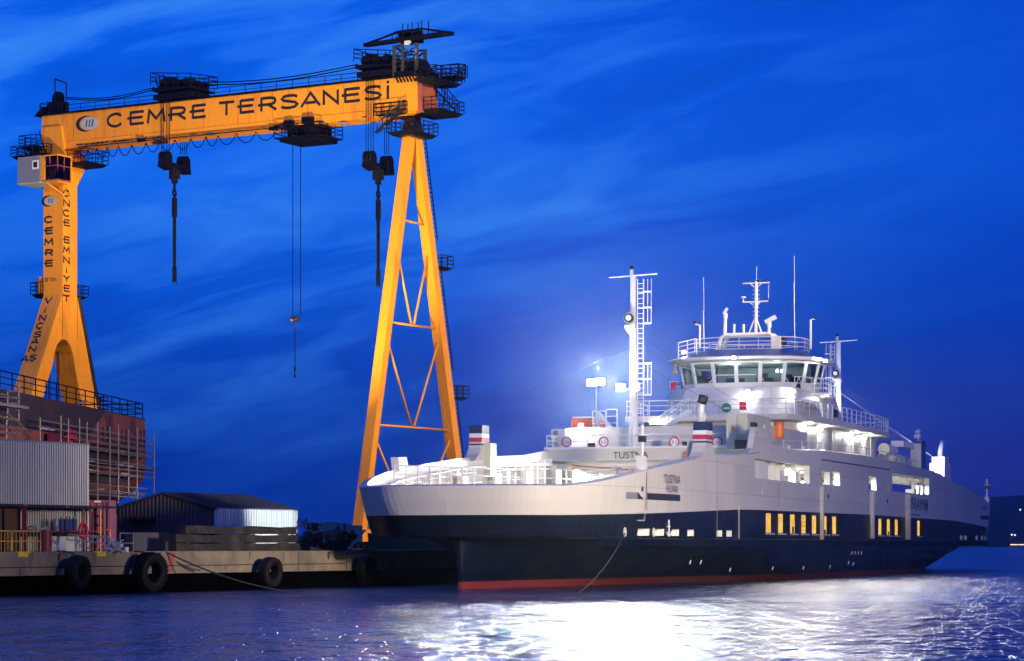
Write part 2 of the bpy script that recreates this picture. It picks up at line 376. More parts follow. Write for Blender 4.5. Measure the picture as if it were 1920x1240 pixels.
class Fr:
    """ground frame: first axis k points ang degrees right of straight ahead, second axis m is 90 degrees to its right"""
    def __init__(s, ox, oy, ang): s.ox, s.oy, s.s, s.c = ox, oy, math.sin(R(ang)), math.cos(R(ang))
    def __call__(s, k, m, h): return Vector((s.ox+s.s*k+s.c*m, s.oy+s.c*k-s.s*m, h))
    def k(s, px, m): r = (px-960)/FPX; return (r*(s.oy-s.s*m)-s.ox-s.c*m)/(s.s-r*s.c)
    def m(s, px, k): r = (px-960)/FPX; return (r*(s.oy+s.c*k)-s.ox-s.s*k)/(s.c+r*s.s)
    def h(s, py, k, m): return EYE+(HOR-py)/FPX*(s.oy+s.c*k-s.s*m)
    @property
    def ek(s): return Vector((s.s, s.c, 0))
    @property
    def em(s): return Vector((s.c, -s.s, 0))
UP = Vector((0, 0, 1))

# ================================================================== setting: sea, yard ground, hills
mb = MB(); mb.add([(-9000, -300, 0), (9000, -300, 0), (9000, 9000, 0), (-9000, 9000, 0)], [(0, 1, 2, 3)]).build('water', 'sea_water', kind='structure')
mb = MB(); N = 140; vs = []; random.seed(3)
ph = [random.uniform(0, 6.28) for _ in range(9)]
for i in range(N+1):
    x = -1800+5400*i/N
    hh = itp(x, [(-1800, 18), (300, 26), (640, 40), (760, 60), (900, 84), (1300, 130), (3600, 170)])
    hh += sum(math.sin(x/(90/(q+1))+ph[q])*4/(q+1) for q in range(6))
    for j in range(9):
        tt = j/8; vs.append((x, 4300+tt*1600, hh*math.sin(min(1, tt*1.25)*math.pi/2)**.7-1+math.sin(x/37+j*2.1)*1.5*tt))
fs = [(i*9+j, (i+1)*9+j, (i+1)*9+j+1, i*9+j+1) for i in range(N) for j in range(8)]
MB().add(vs, fs).build('hills', 'hills', kind='structure', smooth=True)
Q = Fr(-23.95, 119, 28)                           # the quay edge: k along it away from the camera, m to its right (water)
SHP = Fr(-2.87, 139.6, 19.6)                      # the ferry: k from bow to stern, m from port to starboard
k1 = 30.6
e1 = Q(k1, 0, 0)
def quay_poly(z, ins=0.):
    a = Q(-160, -ins, z); b = Q(k1, -ins, z); c = Vector((b.x+1.2, b.y+2.5, z))
    d = c+SHP.ek*150; d.z = z
    return [a, b, c, d, Vector((-160, 400, z)), Vector((-420, 250, z)), Vector((-420, -60, z))]
MB().prism(quay_poly(2.10), (0, 0, -1.14)).build('quay_deck', 'concrete', kind='structure')
MB().prism([p for p in quay_poly(.955, .5)], (0, 0, -2.5)).build('quay_shade_core', 'shade_concrete', kind='structure')  # black block stands in for the deep shade under the deck
MB().add(quay_poly(2.104, 2.5), [tuple(range(7))]).build('yard_ground', 'yard_ground', kind='structure')

# ================================================================== the ferry
F = SHP; L = 140.
ship = thing('ferry', F(70, 0, 0), 'double-ended car ferry moored at the quay, white above a navy hull, floodlit', 'ferry')
HT = [(0, 5.62), (3, 5.92), (7, 6.5), (10, 6.85), (20, 7.8), (24, 8.02), (33, 8.45), (38, 8.95), (45, 9.12), (55, 9.4), (70, 9.5)]
WT = [(-2.3, 0), (-2.2, 2), (-1.9, 3.6), (-1.2, 4.9), (-.2, 5.8), (1.2, 6.5), (3, 7.15), (5.5, 7.75), (8.5, 8.15), (12, 8.3), (70, 8.3)]
WW = [(0, .1), (10, .95), (24, 2.8), (35, 5.5), (47, 7.2), (70, 7.7)]
sg = lambda s: min(s, L-s)
def hT(s):
    q = sg(s)
    return itp(max(0, q), HT)
def hC(s): return itp(max(0, sg(s)), [(0, 4.05), (10, 4.25), (30, 4.75), (70, 4.85)])
def top(s, h=None, ins=0.):
    """half breadth of the upper hull at station s and height h"""
    q = sg(s); wv = max(0, 1-q/14) if q < 14 else 0
    if h is None: h = hT(s)
    a = 0 if h >= hT(s) else (.35*(hT(s)-h)/max(.1, hT(s)-hC(s)) if h > hC(s) else .35+.4*(hC(s)-h)/max(.1, hC(s)-2.9))
    return itp(max(-2.3, q), WT)-a*wv-ins
def ecol(s0, t0, a, ins=0.):
    """a point of the blunt end's plan curve, moved back by flare a and inset"""
    ws = min(1, max(0, 1-(s0+2.3)/7.8)); wv = max(0, 1-max(s0, 0)/14)
    s = s0+(a*1.3+ins)*ws; t = t0-(a*wv+ins*min(1, t0/3))*(1 if t0 > 0 else 0)
    return s, max(0, t)
def dense(T, n=4):
    """a smooth curve through the plan points"""
    out_ = []; Q_ = [(T[1][0], -T[1][1])]+T+[(8.5, 8.15)]
    for i in range(1, len(T)):
        p0, p1, p2, p3 = Q_[i-1], Q_[i], Q_[i+1], Q_[i+2]
        for j in range(n):
            u = j/n; out_.append(tuple(.5*((2*p1[c])+(-p0[c]+p2[c])*u+(2*p0[c]-5*p1[c]+4*p2[c]-p3[c])*u*u+(-p0[c]+3*p1[c]-3*p2[c]+p3[c])*u**3) for c in (0, 1)))
    return out_+[T[-1]]
ENDP = dense(WT[:8])
SIDE = [8.5, 12, 16, 20, 24, 28, 33, 38, 45, 55, 70]
hull_mats = ['hull_white', 'hull_navy', 'hull_red', 'ship_inner']
H = MB()
def mir(s, e): return s if e == 0 else L-s
# blunt ends above the waterline flare, both sides
for e in (0, 1):
    for sd in (1, -1):
        for (p, q) in zip(ENDP[:-1], ENDP[1:]):
            cols = []
            for (s0, t0) in (p, q):
                rows = []
                sh_ = max(0, s0)
                for (hh, a) in ((hT(sh_), 0), ((hT(sh_)+hC(sh_))/2, .15), (hC(sh_), .35), (2.9, .75)):
                    s1, t1 = ecol(s0, t0, a); rows.append(F(mir(s1, e), sd*t1, hh))
                s1, t1 = ecol(s0, t0, 0, .40); rows.append(F(mir(s1, e), sd*t1, hT(sh_)+.10))
                s1, t1 = ecol(s0, t0, 0, .46); rows.append(F(mir(s1, e), sd*t1, hT(sh_)-.05))
                s1, t1 = ecol(s0, t0, .35, .46); rows.append(F(mir(s1, e), sd*t1, 3.6))
                cols.append(rows)
            A, B = cols
            for i, j, mi in ((0, 1, 0), (1, 2, 0), (2, 3, 1), (0, 4, 0), (4, 5, 0), (5, 6, 3)):
                H.add([A[i], B[i], B[j], A[j]], [(0, 1, 2, 3)], mi)
# port side, and starboard side with its openings
def HP(s, h, sd, ins=0.): return F(s, sd*top(s, h, ins), h)
stations = sorted(set([5.5]+SIDE+[L-s for s in SIDE]+[L-5.5]))
for a, b in zip(stations[:-1], stations[1:]):
    for lo, hi, mi in ((lambda s: hC(s), hT, 0), (lambda s: 2.9, hC, 1)):
        H.add([HP(a, lo(a), -1), HP(b, lo(b), -1), HP(b, hi(b), -1), HP(a, hi(a), -1)], [(0, 1, 2, 3)], mi)
holes = []      # s0, s1, h0, h1, kind
def hole_px(x0, x1, y0, y1, kind, t=8.3):
    s0, s1 = F.k(x0, t), F.k(x1, t); sm = (s0+s1)/2
    holes.append((s0, s1, F.h(y1, sm, t), F.h(y0, sm, t), kind))
YW = [1436, 1459, 1481.5, 1502.5, 1522.5, 1542.5, 1560.5]
yw = []
for x in YW:
    s0 = F.k(x, 8.3); yw.append(s0)
for x in (1647, 1663, 1678, 1720): yw.append(F.k(x, 8.3))
for s0 in yw: holes.append((s0, s0+2.35, 3.22, 4.62, 'cabin'))
h0 = len(holes)
hole_px(1415, 1518, 867, 902, 'open'); hole_px(1541, 1556, 884, 909, 'open'); hole_px(1560, 1574, 885, 910, 'open')
hole_px(1629, 1643, 894, 919, 'open'); hole_px(1673, 1742, 893, 925, 'open')
for x0, x1 in ((1188, 1204), (1230, 1243), (1260, 1273), (1289, 1301), (1343, 1354), (1362, 1372)):
    tt = top(F.k(x0, 7.9), 3.0); s0, s1 = F.k(x0, tt), F.k(x1, tt)
    if s0 > 5.6: holes.append((s0, s1, 2.96, 3.36, 'moor'))
    holes.append((L-s1, L-s0, 2.96, 3.36, 'moor')) if s0 > 5.6 else None
br = sorted(set([5.5, L-5.5]+SIDE+[L-s for s in SIDE]+[v for h in holes for v in h[:2]]))
br = [b for i, b in enumerate(br) if i == 0 or b-br[i-1] > 1e-4]
hb = sorted(set([2.9, 99.]+[v for h in holes for v in h[2:4]]))
def side_cells(mb, sd, ins, lohi):
    for a, b in zip(br[:-1], br[1:]):
        sm = (a+b)/2; hh = [x for x in hb if not any(x in h[2:4] for h in holes) or any(x in h[2:4] and h[0]-.01 <= sm <= h[1]+.01 for h in holes)]
        for lo, hi, mi in lohi:
            for p, q in zip(hh[:-1], hh[1:]):
                l0, l1, u0, u1 = [min(hi(s), max(lo(s), x)) for x, s in ((p, a), (p, b), (q, a), (q, b))]
                if u0-l0 < 1e-5 and u1-l1 < 1e-5: continue
                if any(h[0]-.001 <= a and b <= h[1]+.001 and h[2]-.001 <= p and q <= h[3]+.001 for h in holes): continue
                mb.add([HP(a, l0, sd, ins), HP(b, l1, sd, ins), HP(b, u1, sd, ins), HP(a, u0, sd, ins)], [(0, 1, 2, 3)], mi)
side_cells(H, 1, 0, ((lambda s: 2.9, hC, 1), (hC, hT, 0)))
for (s0, s1, a, b, kd) in holes:          # reveals
    d = {'cabin': .26, 'open': .42, 'moor': .4}[kd]
    q = [HP(s0, a, 1), HP(s1, a, 1), HP(s1, b, 1), HP(s0, b, 1)]; r = [HP(s0, a, 1, d), HP(s1, a, 1, d), HP(s1, b, 1, d), HP(s0, b, 1, d)]
    mi = {'cabin': 1, 'open': 3, 'moor': 3}[kd]
    H.add(q+r, [(0, 1, 5, 4), (1, 2, 6, 5), (2, 3, 7, 6), (3, 0, 4, 7)], mi)
    if kd == 'moor': H.add(r, [(0, 1, 2, 3)], 3)
# bulwark cap and inner wall, both sides
for sd in (1, -1):
    for a, b in zip(stations[:-1], stations[1:]):
        c = lambda s, ins, h: F(s, sd*(top(s)-ins), h)
        H.add([c(a, 0, hT(a)), c(b, 0, hT(b)), c(b, .42, hT(b)+.1), c(a, .42, hT(a)+.1)], [(0, 1, 2, 3)], 0)
        H.add([c(a, .42, hT(a)+.1), c(b, .42, hT(b)+.1), c(b, .48, hT(b)-.05), c(a, .48, hT(a)-.05)], [(0, 1, 2, 3)], 0)
        if b <= 38.01 or a >= L-38.01 or sd == -1:
            H.add([c(a, .48, hT(a)-.05), c(b, .48, hT(b)-.05), c(b, .6, 3.6), c(a, .6, 3.6)], [(0, 1, 2, 3)], 3)
        else:
            H.add([c(a, .48, hT(a)-.05), c(b, .48, hT(b)-.05), c(b, .48, 8.6), c(a, .48, 8.6)], [(0, 1, 2, 3)], 3)
hull = H.build('hull', hull_mats, ship)
# lower hull with its narrow waterline ends
LH = MB()
half = ENDP+[(s, 8.3 if s > 9 else 8.15) for s in SIDE]
for sd in (1, -1):
    cols = []
    for e in (0, 1):
        cc = []
        for (s0, t0) in half:
            if s0 <= 5.5: s29, t29 = ecol(s0, t0, .75)
            else: s29, t29 = s0, top(s0, 2.9)
            sw = (s0+2.3)*14.3/14.3*.84 if s0 < 12 else s0
            tw = itp(sw, WW) if t0 > 0 else 0
            rows = [F(mir(s29, e), sd*t29, 2.9)]
            for hh, tab in ((2.78, [(0, .10), (3, .3), (8, .60), (16, .88), (28, 1)]), (1.9, [(0, .05), (4, .2), (10, .42), (20, .70), (35, 1)]),
                            (1.2, [(0, .02), (8, .2), (20, .45), (35, .8), (50, 1)]), (.40, [(0, 0), (10, .06), (30, .3), (50, .75)]), (0, [(0, 0), (50, .3)]), (-1.2, [(0, 0), (9, 0)])):
                f = itp(sw, tab); rows.append(F(mir(sw+(s29-sw)*f, e), sd*(tw+(t29-tw)*f)*(1 if t0 else 0), hh))
            cc.append(rows)
        cols.append(cc)
    full = cols[0]+cols[1][::-1][1:]
    for A, B in zip(full[:-1], full[1:]):
        for i in range(6): LH.add([A[i], B[i], B[i+1], A[i+1]], [(0, 1, 2, 3)], 2 if i >= 4 else 1)
LH.build('underwater_hull', hull_mats, ship, smooth=False)
# rubbing strakes
fb = MB()
st = [4.0+i*1.5 for i in range(int((L-8)/1.5)+1)]
for a, b in zip(st[:-1], st[1:]):
    c = lambda s, o_, h: F(s, top(s, 2.9)+o_, h)
    fb.hexa([c(a, -.1, 2.36), c(b, -.1, 2.36), c(b, .10, 2.36), c(a, .10, 2.36)], [c(a, -.1, 2.86), c(b, -.1, 2.86), c(b, .30, 2.78), c(a, .30, 2.78)])
fb.build('rubbing_strake', 'hull_navy', ship)
fb = MB()
for a, b in ((F.k(1432, 8), F.k(1700, 8)),):
    fb.box(F, a, b, 8.0, 8.34, 1.25, 1.6)
fb.build('rubbing_strake', 'hull_navy', ship)
# vertical fender pipes and raised seams on the side plating
def vpipe(px, y0, y1, r, m_, name='fender_pipe'):
    s = F.k(px, 8.35); MB().tube([F(s, 8.34, F.h(y1, s, 8.3)), F(s, 8.34, F.h(y0, s, 8.3))], r, 8).build(name, m_, ship, smooth=True)
vpipe(1540, 912, 1012, .22, 'hull_white'); vpipe(1634, 922, 1010, .28, 'hull_white'); vpipe(1700, 928, 1012, .38, 'hull_white')
for px, y0, y1 in ((1344, 856, 1012), (1217, 884, 956), (1459, 906, 950), (1628, 876, 960), (1540, 862, 912)):
    s = F.k(px, 8.3); MB().tube([F(s, top(s)+.01, F.h(y1, s, 8.3)), F(s, top(s)+.01, min(hT(s)-.05, F.h(y0, s, 8.3)))], .03, 4).build('plating_seam', 'cab_grey', ship)
s0, s1 = F.k(1540, 8.3), F.k(1668, 8.3)
MB().tube([F(s0, 8.31, F.h(862, s0, 8.3)), F(s1, 8.31, F.h(881, s1, 8.3))], .06, 4).build('plating_seam', 'hull_letter', ship)
# dark recesses near both ends (mooring slots), small round fairleads
for e in (0, 1):
    sa, sb = F.k(1180, 7.9), F.k(1275, 8.3)
    b_ = MB(); n = 6
    for i in range(n):
        a, b = sa+(sb-sa)*i/n, sa+(sb-sa)*(i+1)/n
        A, B = mir(a, e), mir(b, e); lo, hi = 5.02, 5.40
        b_.hexa([F(A, top(A, 5.2)-.1, lo), F(B, top(B, 5.2)-.1, lo), F(B, top(B, 5.2)+.012, lo), F(A, top(A, 5.2)+.012, lo)],
                [F(A, top(A, 5.2)-.1, hi), F(B, top(B, 5.2)-.1, hi), F(B, top(B, 5.2)+.012, hi), F(A, top(A, 5.2)+.012, hi)], 1 if (e == 0 and i == 0) else 0)
    b_.build('mooring_slot', ['black', 'cab_grey'], ship)
for px, py, r_ in ((1213, 917, .16), (1553, 931, .2), (1664, 940, .2), (1399, 1009, .1), (1840, 958, .1)):
    s = F.k(px, 8.3) if px < 1800 else 131; hh = F.h(py, s, 8.3) if px < 1800 else 5.5
    c = F(s, top(s, hh), hh); e = F.em
    MB().tube([c-e*.08, c+e*.02], r_, 12).build('fairlead', 'black', ship)
for px, py in ((1174, 1002), (1211, 1003)):
    s = F.k(px, 7.6); hh = 3.15; c = F(s, top(s, hh), hh)
    mb = MB(); mb.tube([c+F.em*.03+F.ek*.2*math.cos(q)+UP*.24*math.sin(q) for q in [2*math.pi*i/12 for i in range(13)]], .05, 5)
    mb.tube([c-F.em*.05, c+F.em*.02], .19, 12, 1); mb.build('hawse_pipe', ['hull_white', 'sign_white'], ship)
for px, y0, y1, w_ in ((1213, 958, 976, 9), (1380, 949, 1010, 9), (1424, 912, 927, 9), (1662, 904, 922, 5), (1737, 940, 952, 6), (1835, 985, 1000, 3)):
    s = F.k(px-w_/2, 8.3); s2 = F.k(px+w_/2, 8.3)
    if px > 1800: s, s2 = 129.5, 130.6
    z0, z1 = F.h(y1, s, 8.3), F.h(y0, s, 8.3)
    f = lambda s_, h_: F(s_, top(s_, h_)+.04, h_)
    MB().tube([f(s, z1-.1), f(s2, z1), f(s2, z0)] + ([] if px == 1380 else [f(s, z0)]), .035, 5).build('hull_rung', 'hull_white', ship)
# anchor badge
s = F.k(1252, 8.2); c = F(s, top(s, 3.4)+.03, 0); em = F.em; ek = F.ek
mb = MB(); q = lambda a, h: c+ek*a+UP*h
mb.tube([q(0, 2.98), q(0, 3.72)], .05, 5); mb.tube([q(-.28, 3.5), q(.28, 3.5)], .045, 5)
mb.tube([q(.45*math.cos(R(x)), 3.3+.36*math.sin(R(x))) for x in range(200, 345, 12)], .05, 5)
mb.tube([q(.1*math.cos(R(x)), 3.8+.1*math.sin(R(x))) for x in range(0, 361, 45)], .03, 5)
mb.build('anchor_emblem', 'sign_white', ship)
# draught and load marks low on the side
mb = MB()
for px, py in ((1594, 1040), (1600, 1040), (1606, 1040), (1612, 1040), (1588, 1058), (1597, 1060), (1503, 1068), (1553, 1066), (1290, 1058), (1310, 1058), (1365, 1072), (1445, 1069)):
    s = F.k(px, 8.2); hh = max(.5, F.h(py, s, 8.2)); f = .9 if hh > 1.3 else .62
    mb.tube([F(s, 8.3, hh), F(s+.25, 8.3, hh+.22)], .04, 4)
mb.build('load_marks', 'sign_white', ship)
# lettering
s = F.k(1258, 8.25); wd = F.k(1272, 8.25)-F.k(1245, 8.25)
text('ship_name', 'TUSTNA', F(s, 8.34, F.h(899, s, 8.3)), F.ek, UP, wd*1.1, .50, 'letter_black', ship)
text('home_port', 'FLORØ', F(s, 8.34, F.h(917, s, 8.3)), F.ek, UP, wd*.75, .36, 'letter_black', ship)
s = F.k(1717, 8.3)
text('owner_name', 'FRAM', F(s+.6, 8.33, 6.0), F.ek, UP, 5.6, 1.05, 'hull_letter', ship)
cs = F(F.k(1736, 8.3), 8.33, 5.9); mb = MB()
for i in range(5): mb.add([cs+F.ek*(-.9+.4*i)+UP*.55, cs+F.ek*(-.62+.4*i)+UP*.55, cs+F.ek*(-.62+.4*i)+UP*(-.25-.35*(2-abs(2-i))/2), cs+F.ek*(-.9+.4*i)+UP*(-.25-.35*(2-abs(2-i))/2)], [(0, 1, 2, 3)])
mb.build('owner_crest', 'hull_letter', ship)
MB().box(F, F.k(1707, 8.3), F.k(1724, 8.3), 8.3, 8.325, 5.02, 5.12).build('owner_subtitle', 'hull_letter', ship)
s = 126
text('stern_name', 'TUSTNA', F(127, top(127, 6.3)+.05, 6.15), F.ek, UP, 3.4, .4, 'hull_letter', ship)
# cabin windows in the navy band
for i, s0 in enumerate(yw):
    a, b, lo, hi = s0, s0+2.35, 3.22, 4.62
    fr = MB(); D = 8.3-.26
    fr.add([F(a, D, lo), F(b, D, lo), F(b, D, hi), F(a, D, hi)], [(0, 1, 2, 3)])
    fr.box(F, a-.05, b+.05, 8.28, 8.34, lo-.09, lo, 1)
    wo = fr.build('cabin_window', ['black', 'hull_white'], ship)
    MB().box(F, a+.06, b-.04, D+.01, D+.03, lo+.05, hi-.05).build('window_pane', 'window_glow', wo)
    if i in (2, 5, 8):
        MB().box(F, a+1.5, b-.3, D+.035, D+.05, lo+.06, lo+(.5 if i == 2 else .35)).build('seat_silhouette', 'interior_brown', wo)
    if i == 3:
        for q in range(4): MB().box(F, a+.1, b-.1, D+.035, D+.045, lo+.25+q*.3, lo+.28+q*.3).build('blind_slat', 'interior_brown', wo)
# car deck, ceiling slab, interior
mb = MB(); n = len(stations)
pl = [F(-1.2, 0, 3.6), F(0, 5, 3.6)]+[F(s, top(s)-.58, 3.6) for s in (3, 5.5, 12, 38, 70, 102, 128, 134.5, 137)]+[F(L, 5, 3.6), F(L+1.2, 0, 3.6), F(L, -5, 3.6)]+[F(s, -top(s)+.58, 3.6) for s in (137, 134.5, 128, 102, 70, 38, 12, 5.5, 3)]+[F(0, -5, 3.6)]
MB().prism(pl, (0, 0, -.12)).build('car_deck', 'deck_grey', ship)
MB().box(F, 38, 102, -7.78, 7.78, 8.32, 9.2).build('upper_deck', 'hull_white', ship)
mb = MB()
for s in range(41, 100, 3): mb.box(F, s, s+.18, -7.7, 7.7, 8.0, 8.315)
for t_ in (-6, -3, 0, 3, 6): mb.box(F, 38.3, 101.7, t_, t_+.14, 7.86, 7.995)
mb.build('deck_girders', 'ship_inner', ship)
mb = MB()      # casing along the middle and car deck side furniture
mb.box(F, 50, 90, -1.2, 1.2, 3.6, 7.84)
mb.build('centre_casing', 'ship_inner', ship)
# stiffeners, doors and pipes on the inside of the bow bulwarks
for e in (0, 1):
    pipes = MB()
    for sd in (-1, 1):
        s = 3.4; i = 0
        while s < 49:
            S = mir(s, e); T = top(s)
            hi = (hT(s) if s < 38 else 8.3)-.45
            MB().hexa(*[[F(S+a, sd*(T-b), h) for a, b in ((0, .5), (.12, .5), (.12, .95), (0, .95))] for h in (3.6, hi)]).build('bulwark_stiffener', 'ship_inner', ship)
            if i % 3 == 1: MB().hexa(*[[F(mir(s+a, e), sd*(top(s+a)-b), h) for a, b in ((.4, .62), (1.9, .62), (1.9, .72), (.4, .72))] for h in (5.2, hi-.2)]).build('wall_board', 'ship_white', ship)
            if i % 4 == 2: MB().hexa(*[[F(mir(s+a, e), sd*(top(s+a)-b), h) for a, b in ((0, .5), (1.2, .5), (1.2, 1.25), (0, 1.25))] for h in (3.6, hi-.5)]).build('wall_box', 'ship_inner', ship)
            s += 1.55 if e == 0 else 3.1; i += 1
        for dh, r_, dt in ((.55, .10, 1.0), (.85, .05, .95), (1.5, .035, 1.05)):
            pipes.tube([F(mir(s, e), sd*(top(s)-dt), min(hT(s), 8.6)-dh) for s in (3, 5.5, 9, 12, 16, 20, 24, 28, 33, 38, 48)], r_, 6)
        for k in range(9):
            s = 5+k*4.1; p = F(mir(s, e), sd*(top(s)-.85), min(hT(s), 8.6)-.62)
            pipes.tube([p, p-UP*.25+F.em*(-sd*.3), p-UP*.5+F.em*(-sd*.1)], .06, 5)
    pipes.build('pipework', 'ship_white', ship)
    # handrails inside the bow
    rl = MB()
    for a, b, t_ in ((2.0, 26, -4.7), (5, 12, 5.2)):
        rl.rail([F(mir(a+(b-a)*i/4, e), t_-.9*i/4*(1 if t_ < 0 else -1), 5.9+.45*i/4) for i in range(5)], 1.0 if t_ < 0 else .6, 1, 2.0, .04)
    rl.build('bow_handrail', 'ship_white', ship)
# red hose under the beam
s = 37.6; MB().tube([F(s, F.m(1070, s), F.h(868, s, 0)), F(s, F.m(1080, s), F.h(872, s, 0)), F(s, F.m(1190, s), F.h(881, s, 0))], .05, 5).build('fire_main', 'orange_red', ship)
# bow door boards just under the beam
# beam name
s = 38; tm = F.m(1183, s)
text('ship_name', 'TUSTNA', F(37.96, tm, F.h(853.5, s, tm)), F.em, UP, F.m(1216, s)-F.m(1150, s), F.h(847, s, tm)-F.h(859.5, s, tm), 'letter_black', ship)
MB().box(F, 37.7, 38.02, -8.0, 7.9, 9.10, 9.24).build('beam_lip', 'ship_white', ship)

# ---- small things on the bulwark: funnels
def funnel(s0, sd, outer=True):
    f = thing_part = None
    T = top(s0); W_ = .85
    prof = [(-1.9, hT(s0)-.2), (-1.1, hT(s0)+.25), (-.75, hT(s0)+.7), (-.62, hT(s0)+1.3), (-.5, hT(s0)+2.1), (.72, hT(s0)+2.14), (.80, hT(s0)+.7), (1.1, hT(s0)+.25), (1.9, hT(s0)+.1)]
    b_ = MB().prism([F(s0+a, sd*(T-.02), h) for a, h in prof], F.em*(-sd*W_))
    body = b_.build('funnel', 'hull_white', ship)
    z = hT(s0)
    for a, b, mt in ((1.62, 2.15, 'stripe_navy'), (1.06, 1.34, 'stripe_red'), (.84, .94, 'stripe_navy'), (1.36, 1.60, 'stripe_white')):
        xa = lambda h: itp(h, [(.7, -.75), (1.3, -.62), (2.1, -.5)]); xb = lambda h: itp(h, [(.7, .80), (2.14, .72)])
        o_ = .015
        MB().hexa([F(s0+xa(a)-o_, sd*(T-.02+o_), z+a), F(s0+xb(a)+o_, sd*(T-.02+o_), z+a), F(s0+xb(a)+o_, sd*(T-W_-.02-o_), z+a), F(s0+xa(a)-o_, sd*(T-W_-.02-o_), z+a)],
                  [F(s0+xa(b)-o_, sd*(T-.02+o_), z+b), F(s0+xb(b)+o_, sd*(T-.02+o_), z+b), F(s0+xb(b)+o_, sd*(T-W_-.02-o_), z+b), F(s0+xa(b)-o_, sd*(T-W_-.02-o_), z+b)]).build('stripe', mt, body)
    MB().hexa([F(s0-.3, sd*(T-W_-.5), z-1.2), F(s0+.9, sd*(T-W_-.5), z-1.2), F(s0+.9, sd*(T-W_), z-1.2), F(s0-.3, sd*(T-W_), z-1.2)],
              [F(s0-.3, sd*(T-W_-.5), z+1.0), F(s0+.9, sd*(T-W_-.5), z+1.0), F(s0+.9, sd*(T-W_), z+1.0), F(s0-.3, sd*(T-W_), z+1.0)]).build('trunk', 'cabinet_beige', body)
    return body
fp = funnel(24.2, -1); fs_ = funnel(21.6, 1)
z = hT(21.6)+2.12
for s0, T in ((21.6, top(21.6)-.65),):
    p = F(s0+.0, T+.1, z)
    MB().tube([p, p+UP*.9, p+UP*1.35+F.ek*(-.02)+F.em*.1], .23, 12).build('exhaust_pipe', 'ship_white', fs_, smooth=True)
    MB().tube([p+UP*1.2+F.em*.06, p+UP*1.62+F.em*.22-F.ek*.08], .30, 12).build('exhaust_tip', 'black', fs_, smooth=True)
    MB().tube([p+F.ek*.75, p+F.ek*.75+UP*.5, p+F.ek*.9+UP*.62, p+F.ek*1.0+UP*.3], .07, 6).build('vent_pipe', 'ship_white', fs_)
# stern side: post and funnel seen against the sky
def bx(name, mt, s0, s1, t0, t1, h0_, h1_, par=None, label=None): return MB().box(F, s0, s1, t0, t1, h0_, h1_).build(name, mt, par or ship, label)
sp = F.k(1722, 8.0)
bx('ventilator_post', 'ship_blue', sp, sp+2.0, 7.4, 8.28, hT(sp)-.1, F.h(826, sp, 8)); bx('post_face', 'ship_white', sp-.25, sp-.01, 7.35, 8.27, hT(sp)-.1, F.h(832, sp, 8))
pt = MB(); c = F(sp+.4, 7.9, F.h(826, sp, 8)); pt.tube([c, c+UP*.7], .08, 6); pt.box(F, sp+.1, sp+.8, 7.6, 8.1, c.z+.2, c.z+.55); pt.sphere(c+UP*.8, .22); pt.tube([c+UP*.5, c+UP*.8+F.ek*.7], .06, 5)
pt.build('deck_lantern_post', 'ship_white', ship)
bx('winch_house', 'ship_white', F.k(1690, 7.5), F.k(1716, 7.5), 6.6, 7.7, F.h(842, sp, 7.5), F.h(831, sp, 7.5))
sf = F.k(1765, 7.9); zt = F.h(868, sf, 8)
fb2 = MB().prism([F(sf, 8.2, hT(sf)+.0), F(sf, 8.2, zt), F(sf+3.2, 8.2, zt), F(sf+3.5, 8.2, hT(sf+3.5)-.1)], F.em*-1.4).build('funnel', 'ship_white', ship)
bx('funnel_cap', 'ship_white', sf+.6, sf+3.0, 6.9, 8.1, zt, zt+.6, fb2)
c = F(sf+1.7, 7.5, zt+.6); MB().tube([c, c+UP*.5, c+UP*.8+F.ek*.3, c+UP*1.5+F.ek*1.3], .24, 10).build('exhaust_pipe', 'ship_white', fb2, smooth=True)
# bow and stern jack lights with their brackets
def jack(s, t_, e):
    T = top(s)
    z = hT(s)
    b_ = MB().prism([F(s-.4, t_, z), F(s+.35, t_, z), F(s+.2, t_, z+.75), F(s-.75, t_, z+.8)], F.em*.4)
    c = F(s+.3, t_+.1, z); b_.tube([c, c+UP*2.6], .09, 6); b_.tube([c+UP*2.0+F.em*.35*math.cos(q)+F.ek*.35*math.sin(q) for q in [i*math.pi/6 for i in range(13)]], .04, 5)
    b_.box(F, s+.15, s+.5, t_-.1, t_+.3, z+1.6, z+1.95, 1)
    b_.build('navigation_light', ['ship_white', 'black'], ship)
jack(F.k(1198, 7.6), top(7)-.35, 0); jack(132.0, top(132)-.4, 1)
MB().prism([F(10, -top(10)+.1, hT(10)), F(11.6, -top(11)+.1, hT(11)), F(11.2, -top(11)+.1, hT(11)+.75), F(9.8, -top(10)+.1, hT(10)+.8)], F.em*.5).build('bracket', 'ship_white', ship)
# ================================================================== ferry: superstructure
def rail_part(pts, h=1.05, mids=2, step=1.6, mt='ship_white', r=.036, name='railing', par=None):
    return MB().rail(pts, h, mids, step, r).build(name, mt, par or ship)
A_, B_ = 9.2, 12.0
